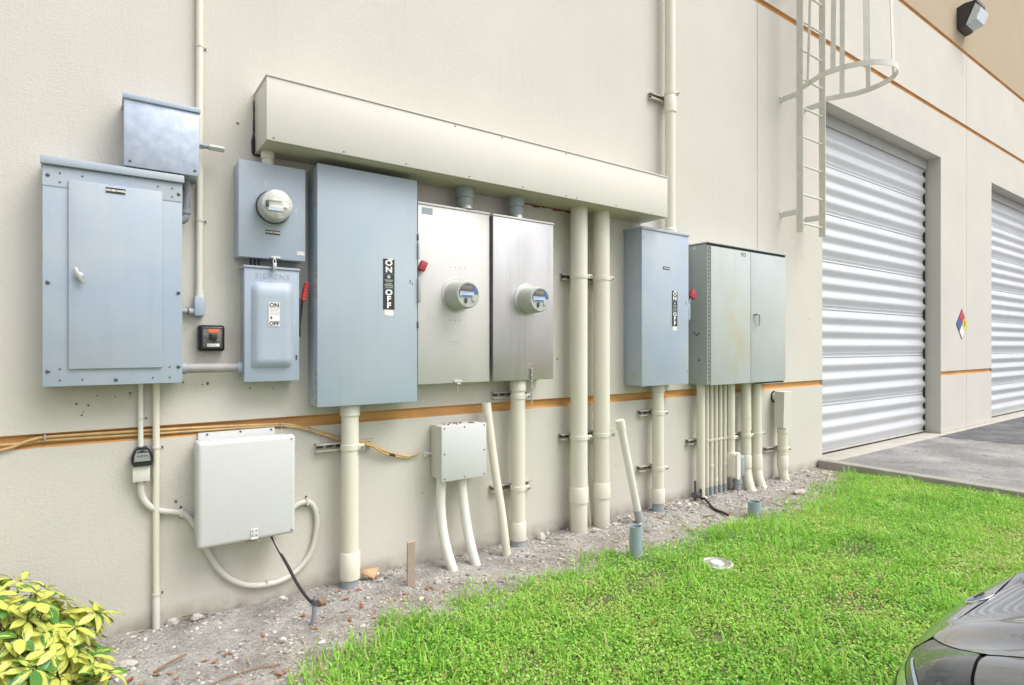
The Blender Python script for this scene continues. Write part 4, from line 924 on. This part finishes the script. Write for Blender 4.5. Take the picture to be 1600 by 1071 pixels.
# ------------------------------------------------------------------ scattered stuff (numpy meshes)
def fast_mesh(name, verts, quads=None, tris=None, tone=None, uv=None):
    me = bpy.data.meshes.new(name); me.vertices.add(len(verts)); me.vertices.foreach_set('co', np.asarray(verts, np.float32).ravel())
    q = np.zeros((0, 4), np.int64) if quads is None else np.asarray(quads); t3 = np.zeros((0, 3), np.int64) if tris is None else np.asarray(tris)
    lv = np.concatenate([q.ravel(), t3.ravel()]); me.loops.add(len(lv)); me.loops.foreach_set('vertex_index', lv.astype(np.int32))
    ls = np.concatenate([np.arange(len(q)) * 4, len(q) * 4 + np.arange(len(t3)) * 3]); me.polygons.add(len(ls)); me.polygons.foreach_set('loop_start', ls.astype(np.int32))
    if uv is not None:
        l = me.uv_layers.new(name='UVMap'); l.data.foreach_set('uv', np.asarray(uv, np.float32)[lv].ravel())
    me.update(calc_edges=True); me.validate()
    if tone is not None:
        a = me.attributes.new('tone', 'FLOAT', 'POINT'); a.data.foreach_set('value', np.asarray(tone, np.float32))
    me.shade_smooth()
    return me
def vnoise(x, y, s, seed=0.): return np.array([mnoise.noise(Vector((a * s, b * s, seed))) for a, b in zip(x, y)])
def ground_z(x, y): return np.array([gz(a, b) for a, b in zip(x, y)])

leaf_material('gravel', [(0, (.18, .165, .15)), (.3, (.33, .31, .285)), (.65, (.50, .475, .435)), (.93, (.66, .635, .59)), (1, (.40, .20, .12))], rough=.9, trans=0.)
ico = bmesh.new(); bmesh.ops.create_icosphere(ico, subdivisions=1, radius=1.); iv = np.array([v.co[:] for v in ico.verts]); itri = np.array([[v.index for v in f.verts] for f in ico.faces]); ico.free()
n = 15000
px = rng.uniform(-.9, 6.72, n); edge = patch_edge(px); py = -.012 + (edge - .22) * rng.random(n) ** 1.15
clump = vnoise(px, py, 3.2, 5.)
keep = rng.random(n) < np.clip(.55 + 1.1 * clump, .12, 1.); px, py = px[keep], py[keep]; n = len(px)
rad = .0026 + .0065 * rng.random(n) ** 2.6 + (.011 * rng.random(n)) * (rng.random(n) < .05)
rad *= np.where(px > 3.2, 1.35, 1.)
jit = 1 + .45 * (rng.random((n, 12)) - .5)
sc = np.stack([rad * rng.uniform(.8, 1.5, n), rad * rng.uniform(.8, 1.4, n), rad * rng.uniform(.5, .9, n)], 1)
ang = rng.random(n) * 6.283
v = iv[None] * jit[:, :, None] * sc[:, None, :]
ca, sa = np.cos(ang)[:, None], np.sin(ang)[:, None]
v = np.stack([v[..., 0] * ca - v[..., 1] * sa, v[..., 0] * sa + v[..., 1] * ca, v[..., 2]], -1) + np.stack([px, py, ground_z(px, py) + rad * .25], 1)[:, None, :]
tone = np.repeat(np.clip(rng.normal(.50, .33, n), 0, .95), 12)
me = fast_mesh('gravel', v.reshape(-1, 3), None, (itri[None] + (np.arange(n) * 12)[:, None, None]).reshape(-1, 3), tone)
me.set_sharp_from_angle(angle=R(20))
o = link('gravel', me, 'gravel'); o['kind'] = 'stuff'; tag(o, 'pale limestone gravel scattered over the dirt strip along the wall', 'gravel')

# fallen leaves and fine litter
n = 105
px = np.concatenate([rng.uniform(-.2, 1.6, 68), rng.uniform(1.6, 6.6, 37)]); py = np.concatenate([rng.uniform(-1.1, -.03, 68), rng.uniform(-.75, -.03, 37)])
lawn = 26; px = np.concatenate([px, rng.uniform(1.0, 6.3, lawn)]); py = np.concatenate([py, rng.uniform(-2.4, -.8, lawn)]); n = len(px)
V, Q, TN = [], [], []
for i in range(n):
    L_ = random.uniform(.010, .028); W_ = L_ * random.uniform(.35, .55); a = random.uniform(0, 6.28); cu = random.uniform(-.5, .9)
    z0 = gz(px[i], py[i]) + (.006 if i < 105 else random.uniform(.02, .045)); tl = random.uniform(-.5, .5)
    b0 = len(V)
    for s_, w_ in ((-1, .05), (-.4, .8), (.3, 1.), (1, .05)):
        for e in (-1, 1):
            lx_, ly_ = s_ * L_, e * w_ * W_; zz = cu * L_ * (s_ * s_) * .5 + abs(e) * .3 * W_ * w_ * cu + tl * ly_
            V.append((px[i] + lx_ * math.cos(a) - ly_ * math.sin(a), py[i] + lx_ * math.sin(a) + ly_ * math.cos(a), z0 + max(0, zz)))
            TN.append(random.random())
    for k in range(3): Q.append((b0 + 2 * k, b0 + 2 * k + 1, b0 + 2 * k + 3, b0 + 2 * k + 2))
leaf_material('litter', [(0, (.26, .06, .03)), (.35, (.38, .10, .04)), (.65, (.32, .17, .09)), (1, (.48, .37, .23))], rough=.7, trans=.1)
o = link('leaf_litter', fast_mesh('leaf_litter', V, Q, None, TN), 'litter'); o['kind'] = 'stuff'; tag(o, 'dry red-brown fallen leaves scattered on gravel and lawn', 'leaf litter')
# straw-like fibres
n = 5200; px = rng.uniform(.1, 6.7, n); ed = patch_edge(px); py = ed + rng.normal(.0, .17, n); k = py < -.02; px, py = px[k], py[k]; n = len(px)
a = rng.random(n) * 3.14; L_ = rng.uniform(.015, .06, n); w_ = .0011; z0 = ground_z(px, py) + .004
dx, dy = np.cos(a) * L_ / 2, np.sin(a) * L_ / 2; nx_, ny_ = -np.sin(a) * w_, np.cos(a) * w_; up_ = rng.uniform(0, .014, n)
V = np.stack([np.stack([px - dx - nx_, py - dy - ny_, z0], 1), np.stack([px - dx + nx_, py - dy + ny_, z0], 1), np.stack([px + dx + nx_, py + dy + ny_, z0 + up_], 1), np.stack([px + dx - nx_, py + dy - ny_, z0 + up_], 1)], 1).reshape(-1, 3)
leaf_material('straw', [(0, (.20, .13, .08)), (.6, (.42, .34, .22)), (1, (.55, .48, .34))], rough=.9, trans=.1)
o = link('dry_straw', fast_mesh('dry_straw', V, np.arange(4 * n).reshape(-1, 4), None, np.repeat(rng.random(n), 4)), 'straw'); o['kind'] = 'stuff'; tag(o, 'dry grass fibres along the ragged lawn edge', 'straw')

# lawn: creeping leaf carpet plus longer blades
def lawn_points(n, soft):
    x = rng.uniform(-.2, 6.75, n); y = -3.30 + 3.1 * rng.random(n) ** 1.0
    ed = patch_edge(x) + .04 + .16 * vnoise(x, y, 3.1, 2.) + .11 * vnoise(x, y, 9., 7.)
    d = ed - y                                   # > 0 inside the lawn
    p = np.clip(d / soft + .04, 0, 1) ** 1.4
    bare = vnoise(x, y, 2.3, 9.); p *= np.clip(1.1 - np.clip(bare - .26, 0, 1) * 2.4, .35, 1)
    k = (rng.random(n) < p) & (np.hypot(x - 3.19, y + 1.17) > .088) & (np.hypot(x - 2.905, y + .752) > .045)
    return x[k], y[k], d[k]
x, y, d = lawn_points(560000, .42); n = len(x)
h = .006 + .045 * rng.random(n) ** 1.4 * np.clip(.4 + d * 1.2, .3, 1); L_ = rng.uniform(.004, .0092, n); W_ = L_ * rng.uniform(.5, .8, n)
a = rng.random(n) * 6.283; tl = rng.normal(.25, .40, n); rl = rng.normal(0, .45, n); z0 = ground_z(x, y) + h
fx, fy, fz = np.cos(a) * np.cos(tl), np.sin(a) * np.cos(tl), np.sin(tl)
sx_, sy_, sz_ = -np.sin(a) * np.cos(rl), np.cos(a) * np.cos(rl), np.sin(rl)
P0 = np.stack([x, y, z0], 1); F = np.stack([fx, fy, fz], 1) * L_[:, None]; S = np.stack([sx_, sy_, sz_], 1) * W_[:, None]
V1 = np.stack([P0 - F, P0 - F * .05 + S, P0 + F, P0 - F * .05 - S], 1).reshape(-1, 3)
lf = .34 * vnoise(x, y, 1.6, 3.) + .22 * vnoise(x, y, 7., 13.)
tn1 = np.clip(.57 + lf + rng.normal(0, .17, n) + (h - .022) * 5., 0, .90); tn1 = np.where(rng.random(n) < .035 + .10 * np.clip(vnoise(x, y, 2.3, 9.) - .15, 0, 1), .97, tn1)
Q1 = np.arange(4 * n).reshape(-1, 4); T1 = np.repeat(tn1, 4)
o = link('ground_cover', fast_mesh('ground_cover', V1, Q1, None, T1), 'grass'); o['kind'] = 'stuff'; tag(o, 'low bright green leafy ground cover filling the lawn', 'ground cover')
x, y, d = lawn_points(105000, .26)
tuft = vnoise(x, y, 4.5, 12.) + .5 * vnoise(x, y, 11., 4.)
k = rng.random(len(x)) < np.clip(.26 + .9 * tuft + np.where(d < .25, .35, 0) + np.clip(1.9 - x, 0, .5), .06, 1); x, y, d, tuft = x[k], y[k], d[k], tuft[k]; n = len(x)
L_ = (.034 + .095 * rng.random(n) ** 1.5) * np.clip(.75 + .6 * tuft, .5, 1.3); W_ = rng.uniform(.0018, .0042, n); a = rng.random(n) * 6.283; ben = rng.uniform(.15, 1.05, n); z0 = ground_z(x, y)
ps = []
for s_, wf in ((0, .7), (.35, 1.), (.7, .8), (1., .04)):
    out = L_ * (np.sin(ben * s_) * s_ * .9); zz = L_ * s_ * np.cos(ben * s_ * .9)
    cx_, cy_ = x + np.cos(a) * out, y + np.sin(a) * out
    for e in (-1, 1): ps.append(np.stack([cx_ - np.sin(a) * W_ * wf * e, cy_ + np.cos(a) * W_ * wf * e, z0 + zz], 1))
V2 = np.stack(ps, 1).reshape(-1, 3); b0 = (np.arange(n) * 8)[:, None]
Q2 = np.concatenate([b0 + np.array([[2 * k, 2 * k + 1, 2 * k + 3, 2 * k + 2]]) for k in range(3)], 0)
tn2 = np.clip(.58 + .25 * vnoise(x, y, 1.3, 8.) + rng.normal(0, .16, n), 0, .88); tn2 = np.where(rng.random(n) < .09, rng.uniform(.93, 1., n), tn2)
o = link('grass', fast_mesh('grass', V2, Q2, None, np.repeat(tn2, 8)), 'grass'); o['kind'] = 'stuff'; tag(o, 'bright green grass blades growing through the lawn', 'grass')

# ------------------------------------------------------------------ variegated shrub
def leaf_geo(L_, W_, bend, fold, seed):
    vs, uv = [], []; ns = 7
    for i in range(ns):
        s_ = i / (ns - 1); w_ = W_ * (math.sin(math.pi * min(1, s_ ** .80 * .97 + .03)) ** .75) * (.55 + .55 * s_) if 0 < i < ns - 1 else W_ * .06
        xx = L_ * (s_ - .12 * bend * s_ * s_); zz = -bend * L_ * .45 * s_ * s_
        for e in (-1, 0, 1):
            vs.append((xx, e * w_, zz + abs(e) * fold * w_ + .010 * L_ * math.sin(seed + 5 * s_ + e))); uv.append((s_, .5 + .5 * e))
    q = [(3 * i + k, 3 * i + k + 1, 3 * i + k + 4, 3 * i + k + 3) for i in range(ns - 1) for k in range(2)]
    return np.array(vs), q, uv
variants = []
for k in range(8):
    vs, q, uv = leaf_geo(.088, .0215 + .003 * (k % 3), .25 + .22 * (k % 4), .30 - .12 * (k % 3), k)
    me = fast_mesh('leaf', vs, q, None, [k * .137] * len(vs), uv); me.materials.append(MATS['variegated_leaf']); variants.append((me, vs, q, uv))
sh = T('shrub', 'yellow and green variegated shrub in the lower left corner', 'shrub', (-.50, -.55, 0))
random.seed(21); whorls = []
cen = Vector((-.46, -.52, .10)); rad3 = Vector((.51, .42, .46))
tries = 0
while len(whorls) < 560 and tries < 20000:
    tries += 1
    th = random.uniform(0, 6.283); ph = math.asin(random.uniform(-.25, 1)); k = random.uniform(.62, 1.0) if random.random() < .75 else random.uniform(.3, .62)
    dv = Vector((math.cos(th) * math.cos(ph), math.sin(th) * math.cos(ph), math.sin(ph)))
    lump = 1 + .16 * mnoise.noise(dv * 2.2 + Vector((3, 1, 0)))
    p = cen + Vector((dv.x * rad3.x, dv.y * rad3.y, dv.z * rad3.z)) * k * lump
    if p.y > -.09 or p.z < .04: continue
    if any((p - q_[0]).length < .036 for q_ in whorls): continue
    whorls.append((p, dv, k))
camv = Vector((0, -3.4, 1.4)); leaves = []
for p, dv, k in whorls:
    ax = (dv + Vector((0, 0, .55)) + Vector((random.uniform(-.3, .3), random.uniform(-.3, .3), random.uniform(-.2, .2)))).normalized()
    a0 = ax.orthogonal().normalized(); b0 = ax.cross(a0); n_ = random.choice((6, 7, 7, 8)); o0 = random.random() * 6.28; sz_ = random.uniform(.70, 1.05)
    for j in range(n_):
        a = o0 + 6.283 * j / n_ + random.uniform(-.15, .15)
        rad_ = a0 * math.cos(a) + b0 * math.sin(a); el_ = random.uniform(-.45, .60)
        xax = (rad_ * math.cos(el_) + ax * math.sin(el_)).normalized(); yax = ax.cross(xax).normalized(); zax = xax.cross(yax)
        mtx = Matrix(((xax.x, yax.x, zax.x), (xax.y, yax.y, zax.y), (xax.z, yax.z, zax.z))).to_4x4()
        s_ = sz_ * random.uniform(.8, 1.1)
        mtx = Matrix.Translation(p + xax * .010) @ mtx @ Matrix.Scale(s_, 4)
        leaves.append(((p - camv).length - .35 * k - (.4 if p.x > -.5 else 0), mtx, random.randrange(8)))
leaves.sort(key=lambda l: l[0])
for i, (_, mtx, kv) in enumerate(leaves[:300]):
    o = bpy.data.objects.new('leaf', variants[kv][0]); C.objects.link(o); o.parent = sh; o.matrix_parent_inverse = Matrix.Translation(-absloc(sh)); o.matrix_basis = mtx
V, Q, TN, UV = [], [], [], []
for _, mtx, kv in leaves[300:]:
    b0 = len(V); tt = random.random()
    for v_ in variants[kv][1]: V.append(tuple(mtx @ Vector(v_))); TN.append(tt)
    Q += [tuple(b0 + i for i in q_) for q_ in variants[kv][2]]; UV += list(variants[kv][3])
fo = link('foliage', fast_mesh('foliage', V, Q, None, TN, UV), 'variegated_leaf', sh); fo['kind'] = 'stuff'
m = MB()
for p, dv, k in whorls[::2]:
    m.tube(arc((cen.x + (p.x - cen.x) * .25, cen.y + (p.y - cen.y) * .25, -.02), (cen.x + (p.x - cen.x) * .7, cen.y + (p.y - cen.y) * .7, p.z * .45), tuple(p), 5), [.008, .007, .006, .005, .004, .003], 6)
part('stems', m, 'stem_bark', sh)

# ------------------------------------------------------------------ parked car, nose to the lawn
CX, CY = 2.20, -2.69           # nose centre line
HW = .92
car = T('parked_car', 'dark grey parked car with its nose over the lawn, lower right corner', 'car', (CX, CY - 2.2, 0))
PROF = [(q_, z_ - .075) for q_, z_ in ((.10, .20), (.03, .30), (.005, .42), (.0, .54), (.018, .62), (.055, .672), (.14, .725), (.30, .785), (.55, .850), (.85, .905), (1.15, .945))]
def car_pt(w, p, off=0.):
    """w: -1..1 across the car, p: 0..len-1 along the front profile from the lower bumper to the cowl"""
    i = min(int(p), len(PROF) - 2); f_ = p - i
    def cr(k):
        a, b, c, d = (PROF[max(i - 1, 0)][k], PROF[i][k], PROF[i + 1][k], PROF[min(i + 2, len(PROF) - 1)][k])
        return .5 * (2 * b + (c - a) * f_ + (2 * a - 5 * b + 4 * c - d) * f_ * f_ + (3 * b - a - 3 * c + d) * f_ ** 3)
    q_, z_ = cr(0), cr(1); aw = abs(w)
    back = p / (len(PROF) - 1)
    q_ += (.30 * aw ** 2.4 + .25 * max(0, aw - .80) ** 1.3 * 4) * (1 - .75 * back)
    if p > 4: z_ += .045 * min(1, (p - 4) / 2) * math.exp(-((aw - .74) / .16) ** 2) * 1.0 + .018 * math.exp(-((aw - .40) / .10) ** 2) * min(1, (p - 5) / 2 if p > 5 else 0)
    z_ -= (.11 * max(0, aw - .82) / .18) ** 1.0 * (1 if p > 4 else .3) if aw > .82 else 0
    return Vector((CX + w * HW, CY - q_, z_))
def car_n(w, p):
    e = .01; a = car_pt(min(1, w + e), p) - car_pt(max(-1, w - e), p); b = car_pt(w, min(p + .05, 10)) - car_pt(w, max(0, p - .05)); n_ = a.cross(b).normalized()
    return n_ if n_.z > -.3 else -n_
def car_patch(name, fw, mat, parent, w0, w1, p0, p1, nw=24, np_=24, off=.0):
    """surface patch; fw(u,v)->(w,p) or plain rectangle"""
    m = MB(); g = []
    for j in range(np_ + 1):
        row = []
        for i in range(nw + 1):
            u, v = i / nw, j / np_
            w_, p_ = fw(u, v) if fw else (w0 + (w1 - w0) * u, p0 + (p1 - p0) * v)
            row.append(m.bm.verts.new(car_pt(w_, p_) + car_n(w_, p_) * off))
        g.append(row)
    for j in range(np_):
        for i in range(nw): m.bm.faces.new((g[j][i], g[j][i + 1], g[j + 1][i + 1], g[j + 1][i]))
    return part(name, m, mat, parent, 60)
body = car_patch('front_body', None, 'car_trim', car, -1, 1, 0, 10, 64, 60, -.004)
def hood_edge(w): return 5.95 - 3 * w * w if w < .42 else 5.42 + (w - .42) * 5.1
def bump_edge(w): return float(np.interp(w, [0, .28, .40, .415, .45, .55, .8, 1], [5.935, 5.70, 5.455, 5.35, 4.25, 4.3, 4.75, 5.1]))
car_patch('hood', lambda u, v: ((2 * u - 1) * .655, hood_edge(abs(2 * u - 1) * .655) + .015 + (9.98 - hood_edge(abs(2 * u - 1) * .655)) * v), 'car_paint', car, 0, 0, 0, 0, 80, 44, .003)
car_patch('bumper', lambda u, v: (2 * u - 1, .1 + (bump_edge(abs(2 * u - 1)) - .1) * v), 'car_paint', car, 0, 0, 0, 0, 120, 34, .002)
for s_ in (-1, 1):
    car_patch('fender', lambda u, v: (s_ * (.672 + .328 * u), float(np.interp(.672 + .328 * u, [.67, .72, .95, 1], [6.60, 6.52, 6.38, 6.3])) * (1 - v) + 10 * v), 'car_paint', car, 0, 0, 0, 0, 20, 28, .003)
    def lo(w): return bump_edge(w) + .50
    def hi(w): return float(np.interp(w, [.43, .64, .72, .95, 1], [5.44, 6.52, 6.47, 6.33, 6.25]))
    hl = car_patch('headlight', lambda u, v: (s_ * (.440 + .552 * u), lo(.440 + .552 * u) * (1 - v) + hi(.440 + .552 * u) * v), 'headlight', car, 0, 0, 0, 0, 26, 16, .002)
    car_patch('lens_rim', lambda u, v: (s_ * (.46 + .53 * u), bump_edge(.46 + .53 * u) + .04 + .44 * v), 'headlight_clear', hl, 0, 0, 0, 0, 20, 6, .003)
    car_patch('light_strip', lambda u, v: (s_ * (.56 + .36 * u), lo(.56 + .36 * u) + .22 + .09 * v), 'label_paleblue', hl, 0, 0, 0, 0, 14, 3, .004)
    # flank with a wheel arch
    m = MB(); ny = 60; nz_ = 10; g = []
    for i in range(ny + 1):
        q_ = .40 + 4.0 * i / ny; top = (car_pt(s_, 10 * min(1, max(.6, q_ / 1.15))).z - .02) if q_ < 1.0 else .86 + .04 * math.sin((q_ - 1) / 3.4 * math.pi)
        bot = .24
        for qc in (.95, 3.65):
            if abs(q_ - qc) < .36: bot = max(bot, .33 + math.sqrt(.36 ** 2 - (q_ - qc) ** 2))
        g.append([m.bm.verts.new((CX + s_ * (HW + .018 * math.sin(math.pi * k / nz_)) * (1 - .16 * max(0, .75 - q_) ** 1.3 - .06 * max(0, (q_ - 3.9)) ** 1.3), CY - q_, bot + (max(top, bot + .02) - bot) * k / nz_)) for k in range(nz_ + 1)])
    for i in range(ny):
        for k in range(nz_): m.bm.faces.new((g[i][k], g[i + 1][k], g[i + 1][k + 1], g[i][k + 1]))
    part('side_panel', m, 'car_paint', car, 60)
    for qc in (.95, 3.65):
        x0 = CX + s_ * (HW - .03); wd = Vector((s_, 0, 0))
        wh = part('wheel', MB().lathe((x0 - s_ * .19, CY - qc, .33), wd, [(.20, 0), (.31, .01), (.33, .04), (.33, .17), (.31, .20), (.22, .205)], 32), 'rubber', car)
        rm = MB().lathe((x0 - s_ * .02, CY - qc, .33), wd, [(.225, 0), (.225, .035), (.205, .037), (.20, .01), (.05, .02), (.04, .035)], 28)
        for k in range(10):
            a = 6.283 * k / 10; rm.tube([(x0 + s_ * .012, CY - qc + .04 * math.cos(a), .33 + .04 * math.sin(a)), (x0 + s_ * .014, CY - qc + .21 * math.cos(a), .33 + .21 * math.sin(a))], .014, 6)
        part('rim', rm, 'alloy', wh)
# grille, plate area, emblem
car_patch('grille', None, 'car_trim', car, -.40, .40, 1.6, 3.6, 24, 10, .006)
ec = car_pt(0, 5.62); en = car_n(0, 5.62)
em = part('emblem', MB().lathe(ec + en * .002, en, [(.040, 0), (.040, .003), (.036, .0045), (.034, .0035), (.0, .0035)], 36, 1.55), 'chrome', car)
part('field', MB().lathe(ec + en * .0052, en, [(.0335, 0), (.032, .001), (.0, .0012)], 36, 1.6), 'zinc', em)
ax_ = Vector((1, 0, 0)); ay_ = en.cross(ax_)
def em_poly(pts): 
    m = MB(); m.bm.faces.new([m.bm.verts.new(ec + en * .0072 + ax_ * x + ay_ * y) for x, y in pts]); return m
part('blue_segment', em_poly([(-.046 + .0 * k, 0) if k < 0 else (-.048 * math.cos(a_), .030 * math.sin(a_)) for k, a_ in [(k, R(-62 + 124 * k / 10)) for k in range(11)]]), 'meter_blue', em)
part('script', MB().tube(spline([ec + en * .0076 + ax_ * dx + ay_ * dy for dx, dy in ((-.012, 0), (-.004, .012), (.004, -.010), (.014, .010), (.022, -.008), (.032, .006), (.042, -.002))], 4), .0026, 6), 'letter_dark', em)
# cabin
def loft(name, secs, mat):
    m = MB(); rings = []
    for y, pts in secs: rings.append([m.bm.verts.new((CX + x, CY - y, z)) for x, z in pts])
    n_ = len(rings[0])
    for i in range(len(rings) - 1):
        for k in range(n_ - 1): m.bm.faces.new((rings[i][k], rings[i][k + 1], rings[i + 1][k + 1], rings[i + 1][k]))
    return part(name, m, mat, car, 50)
def sec(wb, wt, zb, zt): return [(-wb, zb), (-(wb + wt) / 2 - .02, (zb + zt) / 2), (-wt, zt - .04), (-wt * .6, zt), (0, zt + .015), (wt * .6, zt), (wt, zt - .04), ((wb + wt) / 2 + .02, (zb + zt) / 2), (wb, zb)]
loft('greenhouse', [(1.12, sec(.78, .74, .90, .95)), (1.55, sec(.82, .66, .88, 1.22)), (1.95, sec(.84, .58, .88, 1.42)), (2.9, sec(.84, .56, .89, 1.42)), (3.5, sec(.82, .60, .89, 1.22)), (3.95, sec(.78, .72, .89, .94))], 'glass_dark')
loft('roof', [(1.93, [(-.60, 1.40), (-.35, 1.437), (0, 1.447), (.35, 1.437), (.60, 1.40)]), (2.4, [(-.60, 1.42), (-.35, 1.462), (0, 1.472), (.35, 1.462), (.60, 1.42)]), (2.92, [(-.58, 1.40), (-.35, 1.437), (0, 1.447), (.35, 1.437), (.58, 1.40)])], 'car_paint')
loft('trunk', [(3.90, [(-.80, .86), (-.6, .935), (0, .95), (.6, .935), (.80, .86)]), (4.30, [(-.78, .84), (-.6, .91), (0, .925), (.6, .91), (.78, .84)]), (4.42, [(-.72, .70), (-.6, .70), (0, .70), (.6, .70), (.72, .70)]), (4.42, [(-.72, .25), (-.6, .25), (0, .25), (.6, .25), (.72, .25)])], 'car_paint')
part('underbody', MB().box(CX - .80, CX + .80, CY - 4.3, CY - .45, .16, .24, .02), 'car_trim', car)
